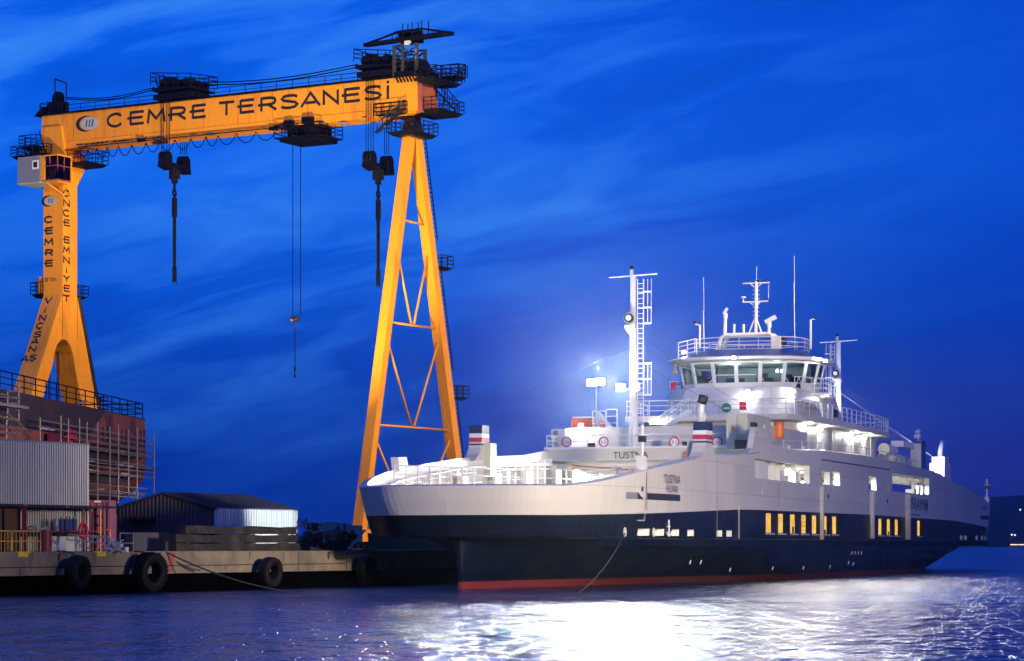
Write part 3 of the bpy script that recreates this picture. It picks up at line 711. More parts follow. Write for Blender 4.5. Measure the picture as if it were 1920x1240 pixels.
# first tier: low house behind the beam with warning signs on its railing
tl = F.m(1036, 41); tr = 7.0
MB().prism([F(41, tl, A_), F(41, tr, A_), F(41, tr, 10.75), F(41, tl+1.2, 10.75), F(41, tl, 10.3)], F.ek*13).build('fore_house', 'hull_white', ship)
pts = [F(38.3, -8.0, A_+.03), F(38.3, F.m(1177, 38.3), A_+.03)]; rail_part(pts, .85, 1, 2.6)
rail_part([F(38.3, F.m(1196, 38.3), A_+.03), F(38.3, 7.4, A_+.03)], .85, 1, 2.6)
rail_part([F(38.3, -8.0, A_+.03), F(46, -8.0, A_+.03)], .85, 2, 1.4)
for px, s_ in ((1062.5, '15t'), (1132, '5 m'), (1264.5, '3 t'), (1345, '2 m')):
    s = 38.18; t_ = F.m(px, s); c = F(s, t_, F.h(829, s, t_)); r_ = .33
    d = MB(); d.tube([c, c+F.ek*.03], r_, 24); sgn = d.build('warning_sign', 'sign_white', ship)
    d = MB(); ring = [c-F.ek*.02+F.em*r_*math.cos(q)+UP*r_*math.sin(q) for q in [2*math.pi*i/24 for i in range(25)]]; d.tube(ring, .05, 5, cap=False); d.build('sign_rim', 'stripe_red', sgn)
    text('sign_text', s_, c-F.ek*.012, F.em, UP, .38, .20, 'letter_black', sgn)
# things on the fore house: rescue boat, cradle, locker, small floodlight
c0 = F.m(1091, 46); s = 46
b_ = MB(); pr = [(-.85, .45), (-.7, 0), (.7, 0), (.85, .45), (.8, .95), (-.8, .95)]
b_.prism([F(s, c0+a*1.0, 10.75+h) for a, h in pr], F.ek*2.6)
rb = b_.build('rescue_boat', 'orange_red', ship)
b_ = MB(); [b_.box(F, s-.02+i*.8, s+.1+i*.8, c0-.7, c0+.7, 11.7, 11.8) for i in range(4)]; b_.build('boat_cover_bars', 'sign_white', rb)
rail_part([F(45, F.m(1111, 45), 10.77), F(45, F.m(1136, 45), 10.77)], 1.35, 2, .7)
rail_part([F(45, F.m(1137, 45), 10.77), F(45, F.m(1157, 45), 10.77)], 1.45, 2, .7)
b_ = MB(); b_.bar(F(45.5, F.m(1118, 45), 12.0), F(45.5, F.m(1142, 45), 10.9), .25); b_.bar(F(45.5, F.m(1118, 45), 10.8), F(45.5, F.m(1118, 45), 12.1), .2); b_.build('davit', 'ship_white', ship)
bx('deck_locker', 'ship_white', 40.2, 41, F.m(1036, 40.5), F.m(1062, 40.5), A_+.75, A_+1.45)
MB().tube([F(40.0, F.m(1042, 40), A_+1.15), F(40.2, F.m(1042, 40), A_+1.15)], .2, 12).build('vent_fan', 'cab_grey', ship)
for px, s in ((1108, 38.6), (1285, 38.6)):
    t_ = F.m(px, s); MB().box(F, s, s+.3, t_-.22, t_+.22, A_+.05, A_+.35).tube([F(s+.1, t_, A_), F(s+.1, t_, A_+.3)], .05).build('deck_winch_light', 'black', ship)
# stair from fore house to the deck above
ds, dt = 44, F.m(1245, 44)
b_ = MB()
for q in (0, .9):
    b_.bar(F(48-q, F.m(1232, 47), 10.75), F(48-q, F.m(1290, 47), 12.15), .12, .2)
    b_.tube([F(48-q, F.m(1232, 47), 11.7), F(48-q, F.m(1290, 47), 13.1)], .04, 4)
    for i in range(5): p = F(48-q, F.m(1232+i*14.5, 47), 10.8+.34*i); b_.tube([p, p+UP*.95], .03, 4)
b_.build('stair', 'ship_white', ship)
# second tier: house with rounded front corners
def rnd(s0, s1, t0, r_, n=6):
    """plan outline, rounded at the four corners"""
    o_ = []
    for cs, ct, a0 in ((s0+r_, t0-r_, 90), (s0+r_, -t0+r_, 180), (s1-r_, -t0+r_, 270), (s1-r_, t0-r_, 0)):
        for i in range(n+1):
            a = R(a0+90*i/n); o_.append((cs+r_*math.cos(a), ct+r_*math.sin(a)))
    return o_
MB().prism([F(a, b, A_) for a, b in rnd(54, 87, 5.9, 2.4)], UP*2.75).build('deck_house', 'hull_white', ship, smooth=False)
slab = [(50.5, -6.0), (50.5, 6.3)]+[(52.5, 7.0), (56, 7.4), (62, 7.6), (78, 7.6), (84, 7.2), (88.5, 6.2), (89.5, 4.5), (89.5, -6.0)]
MB().prism([F(a, b, B_-.42) for a, b in slab], UP*.42).build('bridge_deck', 'hull_white', ship)
rail_part([F(a, b, B_+.02) for a, b in [(50.6, -5.9)]+[(50.6, 6.2)]+[(52.5, 6.9), (56, 7.3), (62, 7.5), (78, 7.5), (84, 7.1), (88.4, 6.1), (89.4, 4.5), (89.4, -5.9)]], 1.1, 2, 1.7)
rail_part([F(50.6, -5.9, B_+.02), F(56, -5.9, B_+.02)], 1.1, 2, 1.7)
# wheelhouse pedestal: sloping front
ped = [(56.5, 3.6), (56.5, -3.6), (58.5, -5.3), (74, -5.3), (76, -3.6), (76, 3.6), (74, 5.3), (58.5, 5.3)]
def taper(lst, h0_, h1_, f0, f1, cs=66.):
    b_ = MB(); n = len(lst)
    lo = [F(cs+(a-cs)*f0[0], b*f0[1], h0_) for a, b in lst]; hi = [F(cs+(a-cs)*f1[0], b*f1[1], h1_) for a, b in lst]
    return b_.add(lo+hi, [list(range(n)), list(range(2*n-1, n-1, -1))]+[(i, i+n, (i+1) % n+n, (i+1) % n) for i in range(n)])
taper(ped, B_, 14.45, (1.12, 1.02), (.86, .93)).build('wheelhouse_base', 'hull_white', ship)
# wheelhouse: facets with windows leaning outwards
CS = 66.
octv = [(-4.7, .0), (-4.6, 1.95), (-4.0, 3.8), (-2.6, 5.2), (-.6, 5.75), (1.4, 5.75), (3.2, 5.2), (4.4, 3.8), (5.0, 1.95), (5.1, 0)]
ring = octv+[(a, -b) for a, b in octv[::-1][1:-1]]
NR = len(ring); hs, ht_ = 14.95, 16.70
Vb = [F(CS+a*.93, b*.93-.35, hs) for a, b in ring]; Vt = [F(CS+a*1.0, b*1.0-.35, ht_) for a, b in ring]
sill = MB().add([F(CS+a*.90, b*.90-.35, 14.40) for a, b in ring]+[F(CS+a*.94, b*.94-.35, hs) for a, b in ring], [(i, i+NR, (i+1) % NR+NR, (i+1) % NR) for i in range(NR)])
sill.prism([F(CS+a*.94, b*.94-.35, 14.36) for a, b in ring], UP*.06)
sill.build('wheelhouse_sill', 'ship_white', ship)
for i in range(NR):
    a0, a1, b0, b1 = Vb[i], Vb[(i+1) % NR], Vt[i], Vt[(i+1) % NR]
    inw = (F(CS, -.35, 15.8)-(a0+a1+b0+b1)/4).normalized()*.12
    fr = MB()
    def lerp2(u, v): return a0.lerp(a1, u).lerp(b0.lerp(b1, u), v)
    e_ = .085
    for (u0, v0, u1, v1) in ((0, 0, e_, 1), (1-e_, 0, 1, 1), (e_, 0, 1-e_, .07), (e_, .93, 1-e_, 1)):
        q = [lerp2(u0, v0), lerp2(u1, v0), lerp2(u1, v1), lerp2(u0, v1)]; fr.hexa([p+inw for p in q], q)
    wo = fr.build('wheelhouse_window', 'ship_white', ship)
    q = [lerp2(e_, .07)+inw*.5, lerp2(1-e_, .07)+inw*.5, lerp2(1-e_, .93)+inw*.5, lerp2(e_, .93)+inw*.5]
    MB().add(q, [(0, 1, 2, 3)]).build('glass_pane', 'bridge_glass', wo)
# inside the wheelhouse
MB().prism([F(CS+a*.9, b*.9-.35, 14.5) for a, b in ring], UP*.05).build('wheelhouse_floor', 'deck_grey', ship)
for t_ in (-3.8, -1.6, .8, 3.0): MB().box(F, CS-2.9, CS-2.1, t_, t_+1.3, 14.56, 15.5).build('bridge_console', 'dark_steel', ship)
for a, b in ((.4, 16.0), (2.4, 15.9), (-4.6, 15.9)): MB().box(F, CS-.6, CS+.2, a, a+.6, 14.56, b).build('bridge_chair', 'dark_steel', ship)
bx('bridge_back_wall', 'cab_grey', CS+1.8, CS+1.9, -3.5, 4.1, 14.56, 16.6)
bx('bridge_chart_light', 'interior_brown', CS-.8, CS-.3, 3.7, 4.5, 14.9, 15.5)
light('bridge_light', 'POINT', F(CS-1.6, -1.6, 16.2), 260, (.80, 1, .92), size=.2, parent=ship)
light('bridge_light', 'POINT', F(CS-2.0, 2.2, 16.3), 150, (.80, 1, .92), size=.2, parent=ship)
# roof with blue band, brim
b_ = MB(); rr = [(a*1.25, b*1.12) for a, b in ring]; r2 = [(a*.78, b*.70) for a, b in ring]
lay = [(.80, 16.72, 0), (1.0, 16.78, 0), (1.02, 16.98, 0)]
outs = [[F(CS+a*1.0*k, b*k-.35, h) for a, b in rr] for k, h in ((.80, 16.72), (.985, 16.80), (1.0, 16.98))]+[[F(CS+a, b-.35, h) for a, b in lst] for lst, h in (([(a*.97, b*.97) for a, b in rr], 17.05), (r2, 17.72))]
for li in range(4):
    for i in range(NR): b_.add([outs[li][i], outs[li][(i+1) % NR], outs[li+1][(i+1) % NR], outs[li+1][i]], [(0, 1, 2, 3)], 1 if li == 3 else 0)
b_.add(outs[4], [list(range(NR))], 1); b_.add(outs[0], [list(range(NR))], 0)
b_.build('wheelhouse_roof', ['ship_white', 'ship_blue'], ship)
rl = [F(CS+a*.78, b*.78-.35, 17.62) for a, b in ring]; rail_part(rl+[rl[0]], 1.05, 2, 1.2, r=.034)
# balcony wings at wheelhouse sill level
for sd in (1, -1):
    wp = [(CS-1.5, 4.8), (CS-1.5, 6.2), (CS+2.4, 6.2), (CS+4.2, 5.4), (CS+4.6, 4.0)]
    MB().prism([F(a, sd*b-.35, 14.1) for a, b in wp], UP*.2).build('wing_platform', 'ship_white', ship)
    rail_part([F(a, sd*b-.35, 14.3) for a, b in wp], 1.15, 2, .9)
rail_part([F(61.4, -2.6, 14.9), F(61.4, -1.9, 15.6), F(61.4, 1.2, 15.6)], .05, 0, 5)
b_ = MB()
for px in (1430, 1474, 1498): p = F(60.7, F.m(px, 60.7), 14.45); b_.tube([p-F.em*.35, p+UP*.85, p+F.em*.35], .04, 5)
b_.rail([F(60.6, F.m(1490, 60.6), 14.4), F(61.8, F.m(1522, 61.8), 14.4)], .95, 1, .8); b_.build('wiper_frames', 'ship_white', ship)
# pedestal side: door, panels, name board, lamps, bridge-front signs
s = 66.5
text('ship_name', 'TUSTNA', F(62.8, 5.42, 13.0), F.ek, UP, 5.0, .62, 'letter_black', ship)
bx('name_board', 'hull_white', 59.8, 66.0, 5.30, 5.40, 12.5, 13.5)
bx('black_hatch', 'black', 60.5, 62.0, 7.52, 7.56, 12.2, 12.8)
for s_ in (56.8, 68.5): bx('side_door', 'ship_white', s_, s_+.9, 5.33, 5.38, 12.05, 13.9)
def disc(name, px, py, s, r_, mt):
    t_ = F.m(px, s); c = F(s, t_, F.h(py, s, t_)); return MB().tube([c, c-F.ek*.05], r_, 20).build(name, mt, ship)
g = disc('lifebuoy_disc', 1362, 765, 50.45, .36, 'green_paint')
t_ = F.m(1362, 50.4); MB().box(F, 50.36, 50.39, t_-.24, t_+.24, F.h(767, 50.4, t_), F.h(764.5, 50.4, t_)).build('disc_stripe', 'sign_white', g)
t_ = F.m(1393, 50.4); p_ = MB().box(F, 50.40, 50.46, t_-.26, t_+.26, F.h(769, 50.4, t_), F.h(753.5, 50.4, t_)).build('fire_plan_board', 'sign_red', ship)
MB().bar(F(50.38, t_-.25, F.h(761, 50.4, t_)), F(50.38, t_+.25, F.h(762, 50.4, t_)), .04).build('board_stripe', 'sign_white', p_)
t_ = F.m(1262, 60); MB().box(F, 60, 60.06, t_-.2, t_+.2, 14.6, 15.1).build('wing_board', 'sign_red', ship)
# cabinet at the starboard side of the fore deck with dark stained corner
sc = F.k(1386, 6.3); cb = MB().box(F, sc, sc+6.5, 5.4, 6.9, 8.9, F.h(775, sc, 6.5))
cab_ = cb.build('deck_cabinet', 'cabinet_beige', ship)
b_ = MB(); zc = F.h(775, sc, 6.5)
for i in range(11): b_.box(F, sc+.9, sc+5.6, 6.9, 6.93, 9.35+i*.17, 9.45+i*.17)
b_.build('louvre', 'hull_white', cab_)
b_ = MB(); b_.box(F, sc-.015, sc, 6.15, 6.17, 8.95, zc-.05); b_.box(F, sc-.02, sc, 5.75, 5.95, 10.2, 10.4, 1); b_.build('door_seam', ['black', 'marker_yellow'], cab_)
bx('dark_tarpaulin', 'black', sc-.8, sc-.1, 6.2, 7.0, 8.9, 9.5)
# the bulwark fin beside it
s0, s1 = F.k(1404, 8.1), F.k(1433, 8.1); zt = F.h(799, s0, 8.1)
prof = [(s0-1.2, hT(s0)), (s0+.3, hT(s0)+.4), (s0+.9, zt-.4), (s0+1.3, zt), (s1-.4, zt-.05), (s1+.3, zt-.6), (s1+.6, hT(s1)+.4), (s1+1.2, hT(s1)+.02)]
MB().prism([F(a, 8.28, h) for a, h in prof], F.em*-.4).build('bulwark_fin', 'hull_white', ship)
bx('mooring_camera', 'black', s0+1.2, s0+1.9, 7.9, 8.2, zt, zt+.3)
# port counterpart hidden behind the beam is left out; orange lifebuoy lights and immersion suit locker
s = F.k(1471, 7.6); c = F(s, 7.2, 9.9); MB().tube([c, c+UP*.3, c+UP*.9, c+UP*1.2], .36, 12).build('orange_liferaft', 'orange_paint', ship, smooth=True)
t_ = F.m(1292.5, 38); bx('orange_beacon', 'orange_red', 37.4, 37.8, t_-.12, t_+.12, F.h(860, 38, t_), F.h(846, 38, t_))
# rail along the starboard bulwark top
pp = [F(s, 8.1, hT(s)+.10) for s in (42, 45, 50, 56, 62, 70, 78, 84, 88, 92)]
rail_part(pp, .55, 0, 2.6, r=.03)
# deckhouse side details
for s_, w_ in ((58.5, .9), (64, .9), (71.5, .9), (78, .9)): bx('side_door', 'ship_white', s_, s_+w_, 5.9, 5.95, A_+.05, A_+1.95)
b_ = MB()
for s_ in (61.5, 67.7, 75, 82): b_.tube([F(s_, 5.98, A_), F(s_, 5.98, B_-.45)], .06, 6)
b_.build('drain_pipes', 'ship_white', ship)
b_ = MB(); [b_.tube([F(s_, 7.0, hT(s_)), F(s_, 7.0, hT(s_)+.35)], .16, 8) for s_ in (48, 52.5, 74, 90)]; b_.build('bollards', 'ship_white', ship)
# life raft canisters and gear further aft
s = F.k(1655, 6.6); zc = F.h(842, s, 6.6)
b_ = MB(); b_.tube([F(s, 6.7, zc), F(s, 6.7, zc)+F.ek*4.2-UP*.0], .46, 20); cn = b_.build('liferaft_canister', 'ship_white', ship, smooth=False)
b_ = MB(); b_.tube([F(s-.02, 6.7, zc), F(s+.05, 6.7, zc)], .50, 20); b_.build('canister_lid', 'hull_white', cn)
b_ = MB(); b_.rail([F(s-2+i*1.6, 7.6, hT(s+i*1.6)+.05) for i in range(10)], .6, 1, 1.0, .04); b_.box(F, s-1.5, s+9, 5.9, 7.2, 9.0, 9.28); b_.build('raft_cradle', 'ship_white', ship)
bx('aft_locker', 'ship_white', 89.8, 93, 3.5, 6.8, A_, A_+1.1)
# masts with caged ladders
def mast(s, t_, side, name='signal_mast'):
    z0, z1 = (A_, 21.2)
    f = MB(); f.tube([F(s, t_, z0), F(s, t_, 12.5), F(s, t_, z1)], .30, 10, r2=.22)
    f.tube([F(s, t_-1.75, z1-.05), F(s, t_+1.75, z1+.1)], .06, 6); f.tube([F(s, t_-.1, z1), F(s, t_-.1, z1+.45)], .14, 8)
    f.box(F, s-.55, s+.1, t_-.45, t_+.3, 17.5, 17.75); f.bar(F(s-.3, t_-.4, 17.5), F(s, t_, 16.9), .15)
    mo = f.build(name, 'ship_white', ship, smooth=False)
    lx = t_+.54*side
    f = MB(); f.ladder(F(s, lx, z0), F(s, lx, z1-.2), F.em*.42, .035, .34)
    for a, b in ((12.9, 15.2), (17.9, z1-.2)):
        for q in (-.30, 0, .30): f.tube([F(s+.35+abs(q)*-.2, lx+.42*side+q*.9, a), F(s+.35, lx+.42*side+q*.9, b)], .03, 4)
        k = a
        while k <= b+.01:
            f.tube([F(s, lx-.22*side, k), F(s+.5, lx+.05*side, k), F(s+.55, lx+.55*side, k), F(s+.1, lx+.75*side, k), F(s-.2, lx+.22*side, k)], .045, 4); k += 1.1
    f.build('caged_ladder', 'ship_white', mo)
    f = MB(); c = F(s-.45, t_-.2, 18.25); f.tube([c, c+F.ek*.35], .34, 14); f.build('radar_scanner', 'black', mo); MB().tube([c-F.ek*.04, c+F.ek*.1], .2, 12).build('scanner_face', 'ship_white', mo)
    f = MB(); f.tube([c+F.ek*.2+F.em*.37*math.cos(q)+UP*.37*math.sin(q) for q in [i*math.pi/8 for i in range(17)]], .05, 5); f.build('scanner_ring', 'ship_white', mo)
    f = MB(); c = F(s, t_-.1, z1+.5); f.sphere(c+UP*.1, .16, 8); f.build('masthead_light', 'black', mo)
    return mo
TM = F.m(1187, 39.5)
m1 = mast(39.5, TM, 1); m2 = mast(100.5, F.m(1572, 100.5), -1)
# floodlights
def lamp(name, p, dims, mt='lamp_white', par=None, k=None):
    a, b, c = dims; Fx = F
    s0 = p
    o_ = MB(); o_.hexa([p+F.ek*x+F.em*y-UP*c for x, y in ((-a, -b), (a, -b), (a, b), (-a, b))], [p+F.ek*x+F.em*y+UP*c for x, y in ((-a, -b), (a, -b), (a, b), (-a, b))])
    ho = o_.build(name, 'ship_white', par or ship)
    q = p-F.ek*(a+.015)
    MB().add([q+F.em*(-b*.9)-UP*c*.85, q+F.em*(b*.9)-UP*c*.85, q+F.em*(b*.9)+UP*c*.85, q+F.em*(-b*.9)+UP*c*.85], [(0, 1, 2, 3)]).build('lamp_glass', mt, ho)
    return ho
aimc = Vector((-30, 250, 26))
sfl = 46.; tfl = F.m(1118, sfl)
b_ = MB(); b_.tube([F(sfl, tfl, 10.75), F(sfl, tfl, 14.3)], .08, 6); b_.box(F, sfl-.3, sfl+.3, tfl-.6, tfl+.6, 14.3, 14.4); b_.build('floodlight_pole', 'ship_white', ship)
for i, (px, py, s) in enumerate(((1110, 718, sfl), (1126, 716, sfl), (1164, 727, 39.1), (1191, 726, 39.1))):
    t_ = F.m(px, s); p = F(s, t_, F.h(py, s, t_)); lamp('floodlight', p, (.12, .34, .26), 'flood_glass')
    light('floodlight_beam', 'SPOT', p-F.ek*.25, 4000, (.90, .95, 1), aim=p-F.ek*20-UP*4, size=.25, cone=84, blend=1.0, parent=ship)
for s_, t_ in ((36.5, TM+.5), (35.5, TM-.5)): light('mast_fill', 'SPOT', F(s_, t_, 10.2), 5200, (.95, .98, 1), aim=F(39.6, TM+.1, 17), size=.2, cone=46, blend=.8, parent=ship)  # unseen spots added to whiten the masts
light('mast_fill', 'SPOT', F(97.5, F.m(1572, 100.5)+1, 12.5), 3800, (.95, .98, 1), aim=F(100.5, F.m(1572, 100.5), 18), size=.2, cone=60, blend=.8, parent=ship)
for px, py, s, pw in ((1118, 717, sfl, 36000), (1176, 727, 38.6, 36000)):      # narrow beams towards the camera, added for a halo round the lamps
    t_ = F.m(px, s); p = F(s, t_, F.h(py, s, t_)); light('floodlight_beam', 'SPOT', p-F.ek*.4, pw, (.86, .94, 1), aim=(1, 10, 3.5), size=.3, cone=17, blend=1.0, parent=ship)
b_ = MB(); b_.bar(F(39.3, F.m(1160, 39), F.h(730, 39, TM)), F(39.3, F.m(1195, 39), F.h(729, 39, TM)), .1); b_.build('floodlight_arm', 'ship_white', ship)
p = F(44, F.m(1150, 44), 16.2)

def small(px, py, s, pw, t_=None, col=(1, .97, .95), dims=(.06, .16, .10)):
    t_ = F.m(px, s) if t_ is None else t_
    p = F(s, t_, F.h(py, s, t_)); lamp('deck_lamp', p, dims)
    light('deck_lamp_light', 'POINT', p-F.ek*.45-UP*.15, pw*.3, col, size=.12, parent=ship)
small(1090, 797, 40.8, 900); small(1376, 671, 59.6, 500); small(1548, 677, 64, 500); small(1283, 661, 63, 500); small(1402, 734, 57.0, 600); small(1487, 733, 59.0, 500)
s = 50.2; t0_, t1_ = F.m(1218, s), F.m(1262, s); MB().box(F, s, s+.1, t0_, t1_, 11.38, 11.52).build('strip_light', 'lamp_strip', ship)
light('strip_glow', 'AREA', F(s-.1, (t0_+t1_)/2, 11.3), 350, (1, .98, .95), aim=F(s-2, (t0_+t1_)/2, 9.2), size=(1.8, .3), parent=ship)
def sidelamp(px, py, t_, pw):
    s = F.k(px, t_); p = F(s, t_, F.h(py, s, t_))
    o_ = MB(); o_.sphere(p, .13, 8); o_.build('deck_lamp', 'lamp_white', ship)
    light('deck_lamp_light', 'POINT', p+F.em*.45-UP*.1, pw*.22, (1, .97, .95), size=.12, parent=ship)
    light('side_flood', 'SPOT', p+F.em*2.3, 1900, (1, .93, .84), aim=p+F.em*12-UP*5-F.ek*5, size=.3, cone=120, blend=.7, parent=ship)
for px, py in ((1508, 797), (1539, 805), (1596, 815), (1622, 821)): sidelamp(px, py, 6.05, 520)
sidelamp(1486, 745, 5.6, 400); sidelamp(1543, 742, 5.5, 400)
# light in the car deck and the bow
for s in (44, 56, 68, 80, 93):
    for t_ in (-4.5, 4.5): light('car_deck_light', 'AREA', F(s, t_, 7.8), 7500, (1, .96, .90), aim=F(s, t_, 0), size=(7, .6), parent=ship)
for s in (10, 20, 31, 109, 120, 130):
    tt = top(s)-1.6
    light('bow_light', 'POINT', F(s, -tt+1.2, hT(s)-.7), 130, (1, .95, .84), size=.2, parent=ship)
light('beam_light', 'AREA', F(37, 0, 8.0), 900, (1, .97, .92), aim=F(20, 0, 4), size=(12, .5), parent=ship)
for s, pw in ((34, 2500), (41, 3000), (48, 3000), (55, 2400), (84, 700)):
    p = F(s, 8.75, 8.5); light('opening_light', 'SPOT', p, pw, (1, .92, .80), aim=p+F.em*10-UP*6-F.ek*6, size=.35, cone=110, blend=.8, parent=ship)
light('shed_fill', 'SPOT', F(24, -9.4, 9.0), 22000, (.92, 1, .98), aim=(-17, 176, 5.2), size=.3, cone=26, blend=.7, parent=ship)  # unseen spot added to brighten the side wall of the shed
light('stern_fill', 'SPOT', F(97, 5.5, 12), 5000, (1, .97, .94), aim=F(116, 7.6, 8.5), size=.2, cone=50, blend=.8, parent=ship)  # unseen spot added to brighten the funnel and post at the stern
strips = MB()
for s in (44, 48, 52, 56): strips.box(F, s, s+1.4, 6.6, 6.8, 7.74, 7.80)
strips.build('ceiling_light', 'lamp_strip', ship)
# beacon lamps seen in the side openings' edges
# radar arch, mast and aerials on the wheelhouse roof
ZR = 17.70
def RP(px, py, s=CS): t_ = F.m(px, s); return F(s, t_, F.h(py, s, t_))
s = CS
b_ = MB(); arch = [RP(1346, 657), RP(1352, 634), RP(1360, 628), RP(1380, 628), RP(1420, 627), RP(1442, 626), RP(1449, 630), RP(1452, 655)]
b_.tube(arch, .16, 10); b_.tube([p+F.ek*1.6 for p in arch], .16, 10); b_.tube([arch[3], arch[3]+F.ek*1.6], .12); b_.tube([arch[5], arch[5]+F.ek*1.6], .12)
b_.build('radar_arch', 'ship_white', ship, smooth=True)
mm = MB(); mm.tube([RP(1417, 628), RP(1418, 528)], .13, 8); mm.tube([RP(1403, 628), RP(1417, 592)], .06); mm.tube([RP(1429, 628), RP(1417, 592)], .06)
for py, x0, x1 in ((531, 1393, 1443), (566, 1392, 1440)):
    mm.tube([RP(x0, py+1), RP(x1, py-1)], .06, 6); mm.tube([RP(x0+12, py), RP(1417, py+10)], .04); mm.tube([RP(x1-14, py), RP(1417, py+10)], .04)
for py in range(544, 600, 8): mm.tube([RP(1411, py), RP(1424, py+1)], .03, 4)
mm.tube([RP(1394, 566), RP(1394, 560)], .05); mm.tube([RP(1418, 528), RP(1419, 500)], .025, 4); mm.tube([RP(1441, 560), RP(1441, 533)], .02, 4)
mst = mm.build('radar_mast', 'ship_white', ship)
MB().sphere(RP(1394, 558), .22, 10, sz=.5).build('gps_dome', 'ship_white', mst)
b_ = MB(); b_.bar(RP(1396, 520), RP(1403, 528), .06); b_.bar(RP(1440, 523), RP(1430, 529), .06); b_.sphere(RP(1421, 527), .14, 8); b_.build('wind_gauge', 'black', mst)
for x, y0, y1, rot in ((1360, 628, 597, 0), (1442, 626, 614, 1)):
    b_ = MB(); b_.tube([RP(x-1, y0), RP(x, y1)], .16, 10, r2=.13); b_.tube([RP(x, y1), RP(x, y1-9)], .2, 10, r2=.18)
    if rot: b_.bar(RP(x-7, y1-9), RP(x+13, y1-20), .16, .35)
    else: b_.bar(RP(x-3, y1-8), RP(x+4, y1-19), .3, .16)
    b_.build('radar_antenna', 'ship_white', ship)
for x, y0, y1, r_ in ((1320, 635, 583, .03), (1320, 583, 520, .014), (1490, 632, 530, .03), (1490, 530, 480, .013)):
    MB().tube([RP(x, y0), RP(x-1, y1)], r_+.01, 5).build('whip_aerial', 'ship_white', ship)
for x in (1376.5, 1394.5): MB().tube([RP(x, 628), RP(x, 608)], .1, 8).build('rod_aerial', 'ship_white', ship)
for x, y0, y1, d in ((1312, 650, 610, -1), (1520, 655, 600, 1)):
    b_ = MB(); b_.tube([RP(x, y0), RP(x, y1), RP(x+8*d, y1-2)], .09, 8); b_.sphere(RP(x+9*d, y1-5), .16, 8, 1); b_.build('searchlight_post', ['ship_white', 'black'], ship)
b_ = MB(); b_.box(F, CS-2.6, CS-2.2, F.m(1465, CS)-.2, F.m(1477, CS), 17.6, 18.7); b_.tube([F(CS-2.2, F.m(1479, CS), 18.3), F(CS-2.0, F.m(1479, CS), 18.3)], .35, 12, 1); b_.build('ventilation_cowl', ['ship_white', 'black'], ship)
b_ = MB(); s = 62; z = 17.0
b_.rail([F(s, F.m(1272, s), z), F(s, F.m(1306, s), z+.3)], 1.3, 3, .7, .05); b_.build('roof_lamp_rack', 'ship_white', ship)
p = RP(1266, 694, 62); MB().sphere(p, .13, 8).tube([p-UP*.05, p+UP*.45], .05).tube([p-UP*.1, p-UP*.25], .2, 10).build('ships_bell', 'marker_yellow', ship)
# rigging wires
def wire(name, pts, r=.022, mt='cable', par=ship): return MB().tube(pts, r, 4).build(name, mt, par)
q = [F(39.5, TM, 16.3), F(24.2, -top(24.2)+.6, hT(24.2)+3.0)]; wire('stay_wire', q, .007)
wire('stay_wire', [F(39.5, TM, 17), F(60, 2, 12.3)], .012)
wire('stay_wire', [F(39.5, TM, 15.4), F(54, 6, 9.6)], .012)
TM2 = F.m(1572, 100.5)
wire('stay_wire', [F(100.5, TM2, 16.6), F(sf+1, 7.6, F.h(866, sf, 8))], .03, 'ship_white')
wire('stay_wire', [F(100.5, TM2, 16.6), F(sp-4, 7.6, F.h(828, sp, 8))], .02, 'ship_white')
# ================================================================== gantry crane
G = Fr(-8.956, 240, 30)          # k runs along the rails away from the camera, m along the girder to the right
crane = thing('gantry_crane', G(1.5, -23, 2.1), 'giant orange-yellow gantry crane spanning the shipyard, black company lettering along its girder', 'crane')
GT, GB, GL_ = 46.73, 43.20, -45.75
def gu(px, v=0): return G.m(px, v)
def gh(py, px, v=0): u = gu(px, v); return G.h(py, v, u)
def GP(px, py, v=0.): u = G.m(px, v); return G(v, u, G.h(py, v, u))
b_ = MB()
b_.prism([G(v, GL_, h) for v, h in ((0, GT), (3, GT), (3, GB+.1), (2.8, GB), (.2, GB), (0, GB+.1))], G.em*(-GL_))
b_.box(G, GL_+4, -1, -.10, -.002, GB+.62, GB+.70) if False else b_.hexa([G(-.06, GL_+3, GB+.60), G(-.06, -.5, GB+.60), G(-.001, -.5, GB+.60), G(-.001, GL_+3, GB+.60)], [G(-.06, GL_+3, GB+.66), G(-.06, -.5, GB+.66), G(-.001, -.5, GB+.66), G(-.001, GL_+3, GB+.66)])
gird = b_.build('girder', 'crane_yellow', crane)
# seams and wear marks on the girder, grease along the lower edge
random.seed(5)
for i in range(26):
    u = GL_+4.5+i*.55+random.uniform(-.2, .2) if i < 20 else random.uniform(-40, -4)
    l = random.uniform(.3, .9); z = GB+.1+random.uniform(0, .12)
    n = 6; up = [G(-.008-i*.0004, u+l*j/n, z+random.uniform(.0, .14)) for j in range(n+1)]; lo = [G(-.008-i*.0004, u+l*j/n, z-random.uniform(0, .08)) for j in range(n, -1, -1)]
    MB().add(up+lo, [tuple(range(len(up+lo)))]).build('grease_mark', 'black', gird)
for i in range(1, 11):
    u = GL_+GL_*-1*i/11; MB().box(G, -.012, -.001, u, u+.035, GB+.7, GT-.02).build('plate_seam', 'rust_hull', gird)
